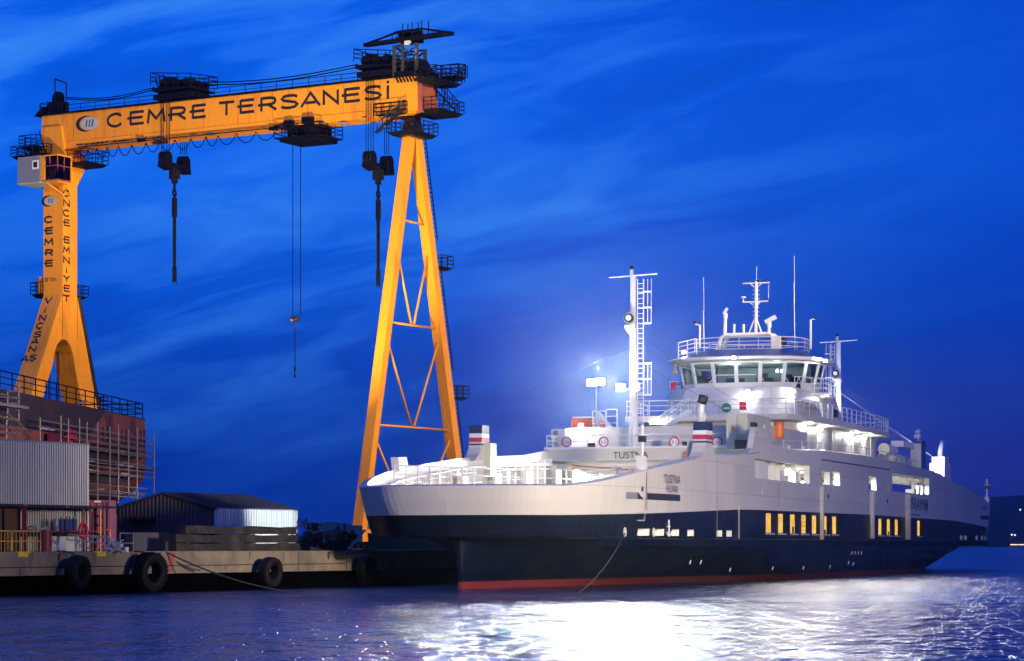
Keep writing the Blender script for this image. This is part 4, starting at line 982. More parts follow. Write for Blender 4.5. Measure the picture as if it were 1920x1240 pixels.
# lettering
ex, ez = G.em, UP
LT = [('C', 201, 232), ('E', 239, 270), ('M', 276, 310), ('R', 315, 349), ('E', 356, 386), ('T', 411, 439), ('E', 445, 477), ('R', 484, 519), ('S', 526, 560), ('A', 564, 601), ('N', 605, 636), ('E', 641, 675), ('S', 683, 716), ('I', 721, 734)]
for ch, x0, x1 in LT:
    b_ = MB(); u0, u1 = gu(x0), gu(x1); hgt_ = 1.36; zb = 44.86 - .01*0
    if ch == 'I': glyph(b_, ch, G(-.004, u0, 44.82), ex, ez, u1-u0, 1.72, .30)
    else: glyph(b_, ch, G(-.004, u0, zb), ex, ez, u1-u0, hgt_, .27)
    b_.build('letter', 'letter_black', gird)
def logo(o, ex, w, par):
    """oval badge with three slashes in a dark crescent; o centre"""
    ex = Vector(ex); nrm = ex.cross(UP); h = w*.52
    b_ = MB(); n = 26
    pts = [o+nrm*.025+ex*(w*.13+w*.40*math.cos(2*math.pi*i/n))+UP*h*.44*math.sin(2*math.pi*i/n) for i in range(n)]; b_.add(pts, [tuple(range(n))])
    lg = b_.build('badge', 'letter_grey', par)
    b_ = MB(); out_ = [o+nrm*.018+ex*(-w*.04+w*.46*math.cos(R(a)))+UP*h*.55*math.sin(R(a)) for a in range(78, 283, 12)]
    inn = [o+nrm*.018+ex*(w*.10+w*.44*math.cos(R(a)))+UP*h*.49*math.sin(R(a)) for a in range(78, 283, 12)]
    for i in range(len(out_)-1): b_.add([out_[i], inn[i], inn[i+1], out_[i+1]], [(0, 1, 2, 3)])
    for i in (-1, 0, 1):
        c = o+nrm*.035+ex*(w*.13+i*w*.14); b_.add([c-UP*h*.24-ex*w*.05, c-UP*h*.24-ex*w*.005, c+UP*h*.24+ex*w*.05, c+UP*h*.24+ex*w*.005], [(0, 1, 2, 3)])
    b_.build('badge_marks', 'letter_black', lg)
logo(G(-.004, gu(163), gh(232, 163)), G.em, gu(183)-gu(142), gird)
# walkway rail on the girder, rail brackets
b_ = MB(); b_.rail([G(-.15, gu(126), GT+.02), G(-.15, gu(672), GT+.02)], .85, 1, 1.9, .04); b_.rail([G(3.1, gu(126), GT+.02), G(3.1, -8, GT+.02)], .6, 0, 1.9, .03)
b_.build('walkway_rail', 'dark_steel', crane)
b_ = MB(); b_.box(G, -.2, 3.2, GL_-.1, 0, GT+.003, GT+.16); b_.box(G, .4, .55, GL_+1, -1, GT+.161, GT+.32); b_.box(G, 2.4, 2.55, GL_+1, -1, GT+.161, GT+.32)
b_.build('trolley_rails', 'dark_steel', crane)
b_ = MB()
for i in range(8):   # slanted brackets near the right end
    u = gu(742+i*6.2); b_.bar(G(-.05, u, GT+.1), G(-.05, u+.35*(1 if i % 2 else 1), GT-.5), .12)
b_.build('rail_brackets', 'dark_steel', crane)
# legs
# left: box leg splitting into two splayed box legs
U0, U1 = GL_+.05, GL_+2.6
zs = 28.3
def lbox(v0, v1, u0, u1, z0, z1): b = MB(); b.box(G, v0, v1, u0, u1, z0, z1); return b
b_ = MB(); b_.box(G, .2, 2.5, U0, U1, zs, 39.6)
b_.hexa([G(.2, U0, 39.6), G(2.5, U0, 39.6), G(2.5, U1, 39.6), G(.2, U1, 39.6)], [G(-.1, U0-.6, 42.0), G(3.1, U0-.6, 42.0), G(3.1, U1+.9, 42.0), G(-.1, U1+.9, 42.0)])
b_.hexa([G(-.1, U0-.6, 42.0), G(3.1, U0-.6, 42.0), G(3.1, U1+.9, 42.0), G(-.1, U1+.9, 42.0)], [G(-.25, U0-.2, 43.1), G(3.2, U0-.2, 43.1), G(3.2, U1+.3, 43.1), G(-.25, U1+.3, 43.1)])
b_.hexa([G(-.25, U0+.2, 43.1), G(-.003, U0+.2, 43.1), G(-.003, U1+.6, 43.1), G(-.25, U1+.6, 43.1)], [G(-.25, U0+.1, 45.5), G(-.003, U0+.1, 45.5), G(-.003, U1+.1, 45.5), G(-.25, U1+.1, 45.5)])
legA = b_.build('leg_column', 'crane_yellow', crane)
prof = [(.2, zs), (-11.2, 3.3), (-9.2, 3.3)]
arch = [(-1.3, 21.0), (-1.05, 22.2), (-.6, 23.1), (.05, 23.6), (.75, 23.6), (1.4, 23.1), (1.85, 22.2), (2.1, 21.0)]
prof += arch+[(7.4, 3.3), (9.6, 3.3), (2.5, zs)]
splay = MB().prism([G(v, U1-.02, h) for v, h in prof], G.em*(U0-U1+.04)).build('splayed_leg', 'crane_yellow', crane)
b_ = MB(); nrm_mid = G(.2, U1, 0)
for z in (zs,): b_.tube([G(.18, U1+.01, zs), G(.18, U1+.01, 23.9)], .02, 4); b_.tube([G(2.5, U1+.01, zs), G(2.5, U1+.01, 23.9)], .02, 4)
b_.build('weld_seam', 'letter_black', legA)
# leg lettering
def vtext(word, px, ys, vface, par, face, hh=.72, ww=.95, th=.16):
    for ch, y in zip(word, ys):
        b_ = MB()
        if face == 'front':
            u = G.m(px, .2); z = G.h(y, .2, u); glyph(b_, ch, G(.195, u-ww/2, z-hh/2), G.em, UP, ww, hh, th)
        else:
            v = G.k(px, U1); z = G.h(y, v, U1); glyph(b_, ch, G(v-ww/2, U1+.004, z-hh/2), G.ek, UP, ww, hh, th)
        b_.build('letter', 'letter_black', par)
vtext('CEMRE', 91.5, [412, 433, 454, 474, 494], 0, legA, 'front', .66, 1.15, .18)
vtext('ÖNCEEMNIYET', 124.5, [363, 381, 400, 418, 450, 469, 488, 506, 523, 541, 560], 0, legA, 'inner', .68, 1.05, .17)
logo(G(.195, G.m(92, .2), G.h(377, .2, G.m(92, .2))), G.em, 2.0, legA)
u = G.m(90.5, .2); text('load_plate', '2 x 80 TON', G(.19, u, G.h(525, .2, u)), G.em, UP, 2.2, .42, 'letter_black', legA)
# company name letters on the front face of the splayed leg
d_ = (G(-11.2, 0, 3.3)-G(.2, 0, zs)).normalized()
for i, (ch, px, y) in enumerate((('V', 91, 563), ('I', 85, 582), ('N', 80, 597), ('Ç', 75, 612), ('S', 71, 629), ('A', 66, 642), ('N', 61, 657), ('A', 47, 675), ('.', 54, 677), ('Ş', 62, 674))):
    z = EYE+(HOR-y)/FPX*262; f = (zs-z)/(zs-3.3); v = .2-11.4*f
    b_ = MB(); u = G.m(px, v); o_ = G(v, u-.48, z)+d_*.33; glyph(b_, ch, o_, G.em, -d_, .95, .66, .17)
    b_.build('letter', 'letter_black', splay)
# rail carriages
for v0, v1 in ((-12.0, -8.4), (6.8, 10.4)):
    MB().box(G, v0, v1, U0-.1, U1+.1, 2.5, 3.3).build('bogie', 'crane_yellow', crane)
# right: A frame of two slender box legs
Ua, Ub = -1.98, -.88
hb_ = 41.4
def aleg(vt0, vt1, vb0, vb1):
    return MB().hexa([G(vb0, Ua, 3.9), G(vb1, Ua, 3.9), G(vb1, Ub, 3.9), G(vb0, Ub, 3.9)], [G(vt0, Ua+.1, hb_), G(vt1, Ua+.1, hb_), G(vt1, Ub-.1, hb_), G(vt0, Ub-.1, hb_)])
aleg(.45, 1.35, -8.1, -7.2).build('slender_leg', 'crane_yellow', crane); aleg(1.5, 2.5, 10.2, 11.3).build('slender_leg', 'crane_yellow', crane)
for a, b in ((-8.7, -5.6), (9.0, 12.1)):
    bo = MB().box(G, a, b, Ua-.15, Ub+.15, 2.75, 3.9).build('bogie', 'crane_yellow', crane)
    c = G((a+b)/2+.2, Ub+.15, 3.3); MB().tube([G(a-.03, (Ua+Ub)/2, 3.35), G(a+.05, (Ua+Ub)/2, 3.35)], .33, 14).tube([G(a-.05, (Ua+Ub)/2, 3.35), G(a, (Ua+Ub)/2, 3.35)], .12, 10).build('wheel_hub', 'crane_yellow', bo)
    b_ = MB(); [b_.tube([G(a+.5+i*1.0, (Ua+Ub)/2-.2, 2.45), G(a+.5+i*1.0, (Ua+Ub)/2+.2, 2.45)], .35, 12) for i in range(3)]; b_.build('rail_wheel', 'dark_steel', bo)
def vin(z, near):   # inner edge of each slender leg at height z
    f = (hb_-z)/(hb_-3.9)
    return (1.35+(-7.2-1.35)*f) if near else (1.5+(10.2-1.5)*f)
um = (Ua+Ub)/2
def hz(py, px=770): return EYE+(HOR-py)/FPX*240
z1_, z2_, z3_, z4_ = hz(412), hz(607), hz(800), 4.2
b_ = MB()
for z in (z1_, z2_, z3_): b_.tube([G(vin(z, True)-.1, um, z), G(vin(z, False)+.1, um, z)], .11, 8)
mid = lambda z: (vin(z, True)+vin(z, False))/2
for zt_, zb_ in ((hz(468), z2_), (hz(632), z3_), (hz(818), z4_)):
    b_.tube([G(vin(zt_, True)-.15, um, zt_), G(mid(zb_)-.25, um, zb_+.15)], .11, 8); b_.tube([G(vin(zt_, False)+.15, um, zt_), G(mid(zb_)+.25, um, zb_+.15)], .11, 8)
b_.build('leg_bracing', 'crane_yellow', crane, smooth=True)
# apex head between the legs and the girder
b_ = MB(); b_.prism([G(v, um-.5, h) for v, h in ((.2, hb_), (2.8, hb_), (2.0, GB-.02), (1.0, GB-.02))], G.em*1.0); b_.box(G, .1, 2.9, um-.8, um+.8, hb_-.25, hb_)
b_.build('leg_head', 'dark_steel_worn', crane)
b_ = MB()
def plat(v0, v1, u0, u1, z, name='service_platform', rh=1.1, thick=.35):
    b = MB(); b.hexa([G(v0+.4, u0+.4, z-thick), G(v1-.4, u0+.4, z-thick), G(v1-.4, u1-.4, z-thick), G(v0+.4, u1-.4, z-thick)], [G(v0, u0, z), G(v1, u0, z), G(v1, u1, z), G(v0, u1, z)])
    b.rail([G(v0, u0, z), G(v1, u0, z), G(v1, u1, z), G(v0, u1, z), G(v0, u0, z)], rh, 2, .9, .045); return b.build(name, 'dark_steel', crane)
plat(-.7, 3.6, -3.0, .1, hb_+.15)
plat(.2, 4.6, -1.2, 2.4, GB+.35); plat(-.4, .0, -4.6, -1.1, GB+.1, thick=.1); plat(-.5, 4.4, -.1, 2.3, GT-.35)
plat(3.6, 5.2, -.5, 2.4, GT+.4)
# ladder and landings down the far slender leg
b_ = MB(); o2 = lambda z: 2.6+(11.4-2.6)*(hb_-z)/(hb_-3.9)+.35
for za, zb in ((hb_-.2, hz(440)), (hz(492), hz(685)), (hz(742), hz(860)-2)):
    b_.ladder(G(o2(za), Ub-.3, za), G(o2(zb), Ub-.3, zb), G.em*.5, .06, .42)
b_.build('access_ladder', 'dark_steel', crane)
for z in (hz(488), hz(735)): plat(o2(z)-.2, o2(z)+1.9, Ub-1.2, Ub+.2, z, 'landing', 1.1, .3)
# ladder on the left splayed leg
b_ = MB(); o3 = lambda z: 2.55+7.1*(zs-z)/(zs-3.3)+.3
b_.ladder(G(o3(27.5), U1-.5, 27.5), G(o3(12), U1-.5, 12), G.em*.5, .06, .42); b_.bar(G(o3(28.2)-.05, U1-.05, 28.2), G(o3(3.5)-.05, U1-.05, 3.5), .35, .25)
b_.build('access_ladder', 'dark_steel_worn', crane)
plat(2.5, 4.3, U0+.6, U1, zs+.0, 'landing', 1.1, .3); plat(6.3, 7.4, U1-1, U1, 16.8, 'landing', 1.2, .3); plat(-.2, 1.8, U0-1.4, U0-.05, zs+.1, 'landing', 1.2, .4)
MB().tube([G(.9, U0-.7, zs+.1), G(.9, U0-.7, zs+1.9)], .55, 14).build('cable_drum', 'crane_yellow', crane)
# hanging cables between the splayed legs
b_ = MB()
for px in (91, 94, 107, 110): u = -44.3; p = GP(px, 660, 1.3); b_.tube([Vector((p.x, p.y, 22.5)), Vector((p.x, p.y, 6))], .05, 4)
b_.build('leg_cables', 'cable', crane)
# platforms, stairs and switch room at the left top
plat(-.6, 3.4, U0-2.6, U0-.3, gh(272, 90)+0, 'service_platform', 1.1)
plat(.2, 3.6, U1-.2, U1+3.2, G.h(308, 1, U1), 'service_platform', 1.3)
plat(-1.2, 3.2, U0-3.2, U1-1.0, G.h(292, 0, U0), 'service_platform', 1.0)
b_ = MB(); b_.bar(G(-.3, U0-2.2, 41.6), G(-.3, U0+1.2, 39.9), .3); b_.bar(G(-.3, U0-.2, 45.2), G(-.3, U0+1.5, 41), .1); b_.bar(G(-.3, U0-2.0, 43.1), G(-.3, U0+.4, 40.2), .15); b_.build('stair', 'dark_steel', crane)
# switch room (grey box) and driver's cab hung below
zt_, zb_ = G.h(294, -2.2, U0), G.h(343, -2.2, U0)
ug0 = G.m(33, -2.3)
sw_ = MB().box(G, -2.3, 1.0, ug0, ug0+2.95, zb_+.0, zt_).build('switch_room', 'cab_grey', crane)
uw = G.m(66.5, -2.3); zw = G.h(309, -2.3, uw)
b_ = MB(); b_.box(G, -2.33, -2.30, uw-.42, uw+.42, zw-.45, zw+.45, 0); b_.box(G, -2.345, -2.33, uw-.25, uw+.25, zw-.28, zw+.28, 1); b_.build('window', ['sign_white', 'black'], sw_)
MB().box(G, -2.34, 1.04, ug0-.05, ug0+3.0, zb_-.12, zb_-.002).build('floor_frame', 'letter_grey', sw_)
MB().rail([G(-2.2, ug0, zt_), G(-2.2, ug0+2.9, zt_)], 1.0, 2, .9, .045).build('roof_rail', 'dark_steel', sw_)
MB().box(G, -1.6, -.6, ug0+.9, ug0+1.8, zt_, zt_+.6).build('air_unit', 'dark_steel', sw_)
uc0, uc1 = ug0+3.02, ug0+5.2
b_ = MB(); b_.box(G, -2.2, .1, uc0, uc0+.55, zb_+.15, zt_-.05)
b_.box(G, -2.2, .1, uc0, uc1, zt_-.15, zt_); b_.box(G, -1.9, .1, uc0, uc1-.3, zb_-.1, zb_+.1); b_.box(G, -.1, .1, uc0+.56, uc1, zb_+.15, zt_-.16)
cb = b_.build('driver_cab', 'crane_yellow', crane)
b_ = MB()
for u in (uc0+.56, uc0+1.15, uc1): b_.bar(G(-2.2, u, zt_-.15), G(-1.9, u-(.2 if u == uc1 else 0), zb_+.05), .08)
for v in (-1.1, .0): b_.bar(G(v, uc1, zt_-.15), G(v, uc1-.2, zb_+.05), .08)
for z in (zt_-1.15, zb_+.1): b_.bar(G(-2.18, uc0+.5, z), G(-2.18, uc1-.05, z), .08); b_.bar(G(-2.18, uc1-.05, z), G(0, uc1-.05, z), .08)
b_.bar(G(-2.1, uc1-.6, zb_+.1), G(-2.1, uc1-.1, zt_-1.1), .08)
b_.build('cab_frame', 'container_pink', cb)
b_ = MB(); b_.add([G(-2.15, uc0+.56, zb_+.1), G(-2.15, uc1-.1, zb_+.1), G(-2.15, uc1-.05, zt_-.15), G(-2.15, uc0+.56, zt_-.15)], [(0, 1, 2, 3)]); b_.add([G(-2.15, uc1-.1, zb_+.1), G(.0, uc1-.1, zb_+.1), G(.0, uc1-.05, zt_-.15), G(-2.15, uc1-.05, zt_-.15)], [(0, 1, 2, 3)])
b_.build('cab_windows', 'cab_glass', cb)
b_ = MB(); b_.box(G, -1.2, -.5, uc0+.9, uc0+1.5, zb_+.1, zb_+1.2); b_.sphere(G(-.8, uc0+1.2, zb_+1.4), .2, 8); b_.build('driver_seat', 'dark_steel', cb)
b_ = MB(); b_.bar(G(-1.8, uc0+.4, zb_-.1), G(.1, uc0+1.2, zb_-1.2), .1); b_.tube([G(-.3, uc0+1.2, zb_), G(0, uc0+1.9, zb_-.8), G(.1, uc0+2, zb_-1.9)], .05, 5); b_.tube([G(-.3, uc0+1.0, zb_), G(0, uc0+1.7, zb_-1.2), G(.1, uc0+2.2, zb_-2.4)], .04, 5); b_.build('cab_brace', 'crane_yellow', cb)
# sheave stand on the left top
b_ = MB(); u = gu(108, 1)
b_.tube([G(.9, u-.6, GT+.9), G(1.1, u-.6, GT+.9)], .75, 16); b_.tube([G(.9, u+.7, GT+.8), G(1.1, u+.7, GT+.8)], .65, 16); b_.tube([G(.8, u+.1, GT+1.9), G(1.2, u+.1, GT+1.9)], .7, 16)
b_.box(G, .4, 1.6, u-.9, u+1.0, GT+.2, GT+1.5); b_.bar(G(.7, u-.1, GT), G(.7, u-.1, GT+3.9), .12); b_.bar(G(.7, u+1.4, GT), G(.7, u+1.4, GT+3.3), .12); b_.bar(G(.7, u-.1, GT+3.9), G(.7, u+1.4, GT+3.3), .12)
b_.prism([G(.3, u-2.6, GT+.17), G(.3, u-1.4, GT+1.1), G(.3, u-.8, GT+.17)], G.ek*1.2)
b_.build('sheave_stand', 'dark_steel', crane)
MB().rail([G(-.2, gu(79), GT+.1), G(-.2, gu(112), GT+.1)], 1.2, 2, 1.0, .045).build('end_rail', 'dark_steel', crane)
MB().rail([G(3.2, GL_-.1, GT+.1), G(-.2, GL_-.1, GT+.1)], 1.2, 2, 1.0, .045).build('end_rail', 'dark_steel', crane)
# hoist trolleys on top
def trolley(x0, x1, extra=0):
    u0, u1 = gu(x0), gu(x1); b = MB(); z = GT+.32; w_ = u1-u0
    b.box(G, -.6, 3.6, u0+.2, u1, z, z+.5); b.hexa([G(-.6, u0, z+.85), G(3.6, u0, z+.85), G(3.6, u1-.2, z+.85), G(-.6, u1-.2, z+.85)], [G(-.6, u0, z+1.2), G(3.6, u0, z+1.2), G(3.6, u1-.2, z+1.0), G(-.6, u1-.2, z+1.0)]); b.box(G, -.2, 3.2, u0+.5, u1-.7, z+.5, z+1.3)
    for i, (a, rr_) in enumerate(((.25, .62), (.55, .5), (.8, .45))): b.tube([G(-.3, u0+w_*a, z+1.55), G(3.2, u0+w_*a, z+1.55)], rr_*.85, 14)
    b.box(G, .1, 1.2, u0+w_*.2, u0+w_*.38, z+1.3, z+2.3); b.box(G, 1.5, 2.6, u0+w_*.5, u0+w_*.75, z+1.3, z+2.0); b.sphere(G(.4, u1-.8, z+1.8), .3, 8)
    for i in range(9): a = random.random(); b.bar(G(random.uniform(-.3, 3), u0+w_*a, z+1.2), G(random.uniform(-.3, 3), u0+w_*a+random.uniform(-.3, .3), z+1.7+random.random()*.5), .1)
    tr = b.build('hoist_trolley', 'dark_steel', crane)
    MB().rail([G(-.7, u0-.05, z+1.5), G(3.7, u0-.05, z+1.5), G(3.7, u1, z+1.3), G(-.7, u1, z+1.0), G(-.7, u0-.05, z+1.5)], 1.2, 2, 1.6, .05).build('trolley_rail', 'dark_steel', tr)
    return tr
tA = trolley(291, 366); tB = trolley(672, 738)
def hook(tr, xs_f, xs_b, bx0, by, slx, sly):
    """front and rear falls, a double block with a hook and a sling"""
    b = MB(); vf, vb = -.45, 3.5
    zf = GP(xs_f[0], by-24, vf).z
    for x in xs_f: p = GP(x, by, vf); b.tube([Vector((p.x, p.y, GT+.6)), Vector((p.x, p.y, GP(x, by-15, vf).z))], .035, 4)
    for x in xs_b: p = GP(x, by, vb); b.tube([Vector((p.x, p.y, GT+.6)), Vector((p.x, p.y, GP(x, by-10, vb).z))], .035, 4)
    b.build('hoist_ropes', 'cable', tr)
    A = GP(sum(xs_f)/len(xs_f), by-3, vf); B = GP(sum(xs_b)/len(xs_b), by+6, vb); b = MB()
    ax = (B-A); ax.z = 0; ax.normalize()
    for c in (A, B):
        for o in (-.35, 0, .35): b.tube([c+ax.cross(UP)*(o-.1), c+ax.cross(UP)*(o+.1)], .70, 18)
        b.hexa([c-ax*.75-UP*.9+ax.cross(UP)*q*.5 for q in (-1, 1)]+[c+ax*.75-UP*1.1+ax.cross(UP)*q*.5 for q in (1, -1)], [c-ax*.5+ax.cross(UP)*q*.5 for q in (-1, 1)]+[c+ax*.5+ax.cross(UP)*q*.5 for q in (1, -1)])
    b.bar(A-UP*.55, B-UP*.5, .8, .4); M = (A+B)/2-UP*.75; b.bar(M+UP*.4, M-UP*1.5, .55, .8); b.bar(M-UP*.1, M-UP*1.1, 1.1, .25)
    blk = b.build('hook_block', 'dark_steel', tr)
    H_ = GP(slx, 340, 1.5); b = MB(); M2 = M-UP*1.5
    b.bar(M2, M2-UP*.5, .25); b.tube([M2-UP*.5, M2-UP*1.0+ax*.35, M2-UP*1.5, M2-UP*1.0-ax*.35, M2-UP*.5], .12, 6)
    zb_ = GP(slx, sly, 1.5).z
    L_ = Vector((M2.x, M2.y, zb_)) 
    for o in (-.28, -.08, .1, .28): b.tube([M2-UP*1.3+ax*o*.5, M2-UP*3+ax*o, L_+UP*1.3+ax*o*.8-ax*.0], .06, 5)
    b.bar(M2-UP*1.5, M2-UP*3.4, .5, .3); b.bar(L_+UP*1.7, L_+UP*.3, .42, .25); b.bar(L_+UP*.3-ax*.35, L_+UP*.3+ax*.35, .12); b.bar(L_-ax*.35+UP*.3, L_-ax*.38, .1); b.bar(L_+ax*.35+UP*.3, L_+ax*.38, .1)
    b.build('sling', 'cable', blk) if False else b.build('lifting_sling', 'cable', tr)
hook(tA, (303, 307, 313, 317.5), (338, 342, 346, 350), 316, 300, 324, 533)
hook(tB, (686.5, 690.5, 695.5, 700), (721, 725, 729), 693, 300, 709, 540)
# ropes between the trolleys above the girder
b_ = MB()
for x0, y0, x1, y1 in ((126, 183, 290, 164), (126, 186, 290, 168), (366, 155, 671, 121), (366, 160, 671, 126)):
    A = GP(x0, y0, 1.0); B = GP(x1, y1, 1.0); b_.tube([A.lerp(B, i/8)-UP*.5*math.sin(math.pi*i/8) for i in range(9)], .055, 4)
b_.build('trolley_ropes', 'cable', crane)
# lower trolley under the girder
u0, u1 = gu(527, .5), gu(612, .5); zp = G.h(262, .5, u0); b_ = MB()
b_.box(G, -.6, 3.2, u0+.6, u1-.5, zp-.45, zp-.05); b_.box(G, .0, 2.6, u0+1.2, u1-1.2, zp+.35, zp+1.0)
for u in (u0+1.3, u0+3.2, u0+3.7): b_.box(G, -.3, -.0, u, u+.45, zp-.1, GB+.3); b_.box(G, 2.6, 3.2, u, u+.45, zp-.1, GB+.2)
b_.box(G, -.5, .1, u0+1.0, u0+2.0, GB-.2, GB+.45); b_.box(G, -.5, .1, u0+3.1, u0+4.3, GB+.0, GB+.6); b_.tube([G(.5, u0+1.4, zp+.9), G(.5, u0+3.6, zp+.95)], .4, 12); b_.box(G, -.4, 0, u1-1.6, u1-1.1, zp+.6, zp+1.1)
lt = b_.build('lower_trolley', 'dark_steel', crane)
MB().prism([G(-.7, u0, zp), G(3.3, u0, zp), G(3.3, u1, zp), G(-.7, u1, zp)], UP*-.12).rail([G(-.7, u0, zp), G(3.3, u0, zp), G(3.3, u1, zp), G(-.7, u1, zp), G(-.7, u0, zp)], 1.2, 2, 1.2, .05).build('lower_platform', 'dark_steel', lt)
b_ = MB()
for x in (549, 563.5):
    p = GP(x, 300, 1.2); q = GP(552+ (2 if x > 555 else -2), 592, 1.2); b_.tube([Vector((p.x, p.y, zp-.3)), Vector((p.x, p.y, q.z))], .04, 4)
b_.build('lower_ropes', 'cable', lt)
p = GP(553, 598, 1.2); b_ = MB(); [b_.tube([p+G.em*o-G.ek*.12, p+G.em*o+G.ek*.12], .28, 12) for o in (-.24, .24)]; b_.tube([p-UP*.2, p-UP*.9], .08); b_.build('small_hook_block', 'dark_steel_worn', lt)
q = GP(551.5, 708, 1.2); b_ = MB(); b_.tube([p-UP*.8, Vector((p.x, p.y, q.z))], .045, 5); b_.tube([Vector((p.x, p.y, q.z+1.0)), Vector((p.x, p.y, q.z+.6))], .1, 6); b_.tube([Vector((p.x, p.y, q.z+.3)), Vector((p.x-.1, p.y, q.z)), Vector((p.x+.1, p.y, q.z))], .08, 5); b_.build('hook_chain', 'cable', lt)
# festoon cable
pk = [(148, 284), (166, 284), (182, 280), (201, 278), (222, 276), (247, 274), (274, 270), (300, 267), (328, 264), (358, 262), (386, 258), (409, 256), (443, 252), (480, 249), (520, 243)]
b_ = MB()
for (xa, ya), (xb, yb) in zip(pk[:-1], pk[1:]):
    d = min(20, 8+.55*(xb-xa)+(3 if xa > 170 else -6)); A, B = GP(xa, ya-2, -.25), GP(xb, yb-2, -.25); n = 9; dz = d*240/FPX
    b_.tube([A.lerp(B, i/n)-UP*dz*(1-abs(2*i/n-1)**2.2) for i in range(n+1)], .05, 5)
b_.build('festoon_cable', 'cable', crane)
b_ = MB(); b_.box(G, -.35, -.15, gu(150), gu(540), GB-.12, GB-.04)
for x, y in ((265, 264), (512, 242)): p = GP(x, y, -.3); b_.hexa(*[[p+G.em*a+G.ek*b+UP*c for a, b in ((-.45, -.15), (.45, -.15), (.45, .15), (-.45, .15))] for c in (-.12, .18)])
b_.build('festoon_track', 'dark_steel', crane)
b_ = MB()
for x, y in ((395, 248), (605, 226), (644, 229)): p = GP(x, y+1, .3); b_.hexa(*[[p+G.em*a+G.ek*b+UP*c for a, b in ((-.35, -.3), (.35, -.3), (.35, .3), (-.35, .3))] for c in (-.22, .0)])
b_.build('girder_lamp_housings', 'cab_grey', crane)
# top tower with service jib on the right
zd = GT+.35
b_ = MB(); cols = [(.2, gu(738)), (.2, gu(778)), (3.0, gu(738)), (3.0, gu(778))]
zj = gh(86, 740)
b_2 = MB()
for v, u in ((-.1, gu(739.5, -.1)), (-.1, gu(781, -.1)), (3., gu(756, 3)), (3., gu(797, 3))):
    b_.bar(G(v, u, GT+.1), G(v, u, zj), .36)
for z in (GT+1.5, GT+3.0): 
    b_.bar(G(-.1, gu(739.5, -.1), z), G(-.1, gu(781, -.1), z), .14); b_.bar(G(3, gu(756, 3), z), G(3, gu(797, 3), z), .14); b_.bar(G(-.1, gu(739.5, -.1), z), G(3, gu(756, 3), z), .14)
b_.bar(G(-.1, gu(756, 0), GT+.3), G(-.1, gu(756, 0), zj), .3); b_.bar(G(3, gu(797, 3), zj-.2), G(3, gu(783, 3), GT+2.4), .14); b_.bar(G(-.1, gu(741, 0), zj-.6), G(-.1, gu(760, 0), zj-2.2), .14)
for i in range(8): b_.bar(G(-.1, gu(742, 0), GT+.6+.45*i), G(-.1, gu(754, 0), GT+.6+.45*i), .07)
b_.bar(G(-.1, gu(759, 0), zj-.4), G(-.1, gu(776, 0), GT+2.0), .1); b_.bar(G(-.1, gu(776, 0), zj-.4), G(-.1, gu(759, 0), GT+2.0), .1)
b_.build('service_tower', 'dark_steel_worn', crane)
b_ = MB(); J = lambda px, py, v=1.4: GP(px, py, v)
for v in (-.1, 2.9):
    dx = 0 if v < 0 else 16
    pL, pR, pm0, pm1 = J(684+dx*.3, 85, v), J(849-16+dx, 63, v), J(744, 62-dx*.1, v), J(792, 54, v)
    b_.bar(pL, pR, .38, .35); b_.bar(pL+UP*.1, pm0, .14, .14); b_.bar(pm0, pm1, .3, .16); b_.bar(pm1, pR+UP*.1, .14, .14)
    for t0 in (.35, .48, .6, .72, .85): b_.bar(pL.lerp(pR, t0), pL.lerp(pR, t0)+UP*(1.5 if .4 < t0 < .8 else .5), .1)
b_.bar(J(684, 85, -.1), J(689, 85, 2.9), .3); b_.bar(J(833, 65, -.1), J(849, 63, 2.9), .3)
b_.add([J(744, 66, -.1), J(792, 58, -.1), J(795, 58, 2.9), J(752, 66, 2.9)], [(0, 1, 2, 3)]); b_.prism([J(745, 64, 1), J(790, 57, 1), J(792, 80, 1), J(752, 84, 1)], G.ek*.3)
b_.build('service_jib', 'dark_steel', crane)
b_ = MB(); b_.box(G, -.3, 3.2, gu(742), gu(790), GT+.1, GT+.5); b_.prism([G(0, gu(760), GT+.5), G(0, gu(766), GT+1.6), G(0, gu(778), GT+1.8), G(0, gu(793), GT+.5)], G.ek*2.2); b_.box(G, -.2, .4, gu(738)-.3, gu(744), GT+.4, GT+1.6)
b_.build('machinery_house', 'dark_steel', crane)
b_ = MB(); p = J(764, 80, -.1); b_.hexa(*[[p+G.em*a+G.ek*b+UP*c for a, b in ((-.3, -.1), (.3, -.1), (.3, .2), (-.3, .2))] for c in (-.25, .25)]); b_.build('tower_lamp_housing', 'pipe_white', crane)
b_ = MB(); b_.rail([G(5.2, -1.2, GT+.7), G(5.2, 2.2, GT+.5), G(4.4, 2.6, GT-.2), G(3.2, 2.6, GT-.4)], 1.2, 2, .8, .05)
b_.bar(G(2.0, 1.9, GT-1.2), G(3.6, .6, GB+1.0), .12); b_.bar(G(2.4, .4, GT-.8), G(3.4, 2.2, GB+.5), .5, .12); b_.rail([G(2.6, .6, GT-.9), G(3.6, 2.3, GB+.4)], 1.1, 1, .8, .05)
b_.build('tower_stair', 'dark_steel', crane)
b_ = MB(); b_.box(G, .1, 2.9, .003, .5, GB+.1, GT-.1); b_.build('girder_end_plate', 'rust_hull', crane)
# diagonal stair at the apex
b_ = MB(); b_.bar(G(-.6, -4.2, hb_+.2), G(-.5, -1.2, GB+.4), .5, .15); b_.rail([G(-.6, -4.1, hb_+.2), G(-.5, -1.2, GB+.4)], .9, 1, .7, .045); b_.build('apex_stair', 'dark_steel_worn', crane)
# ================================================================== the yard
YG = 2.104
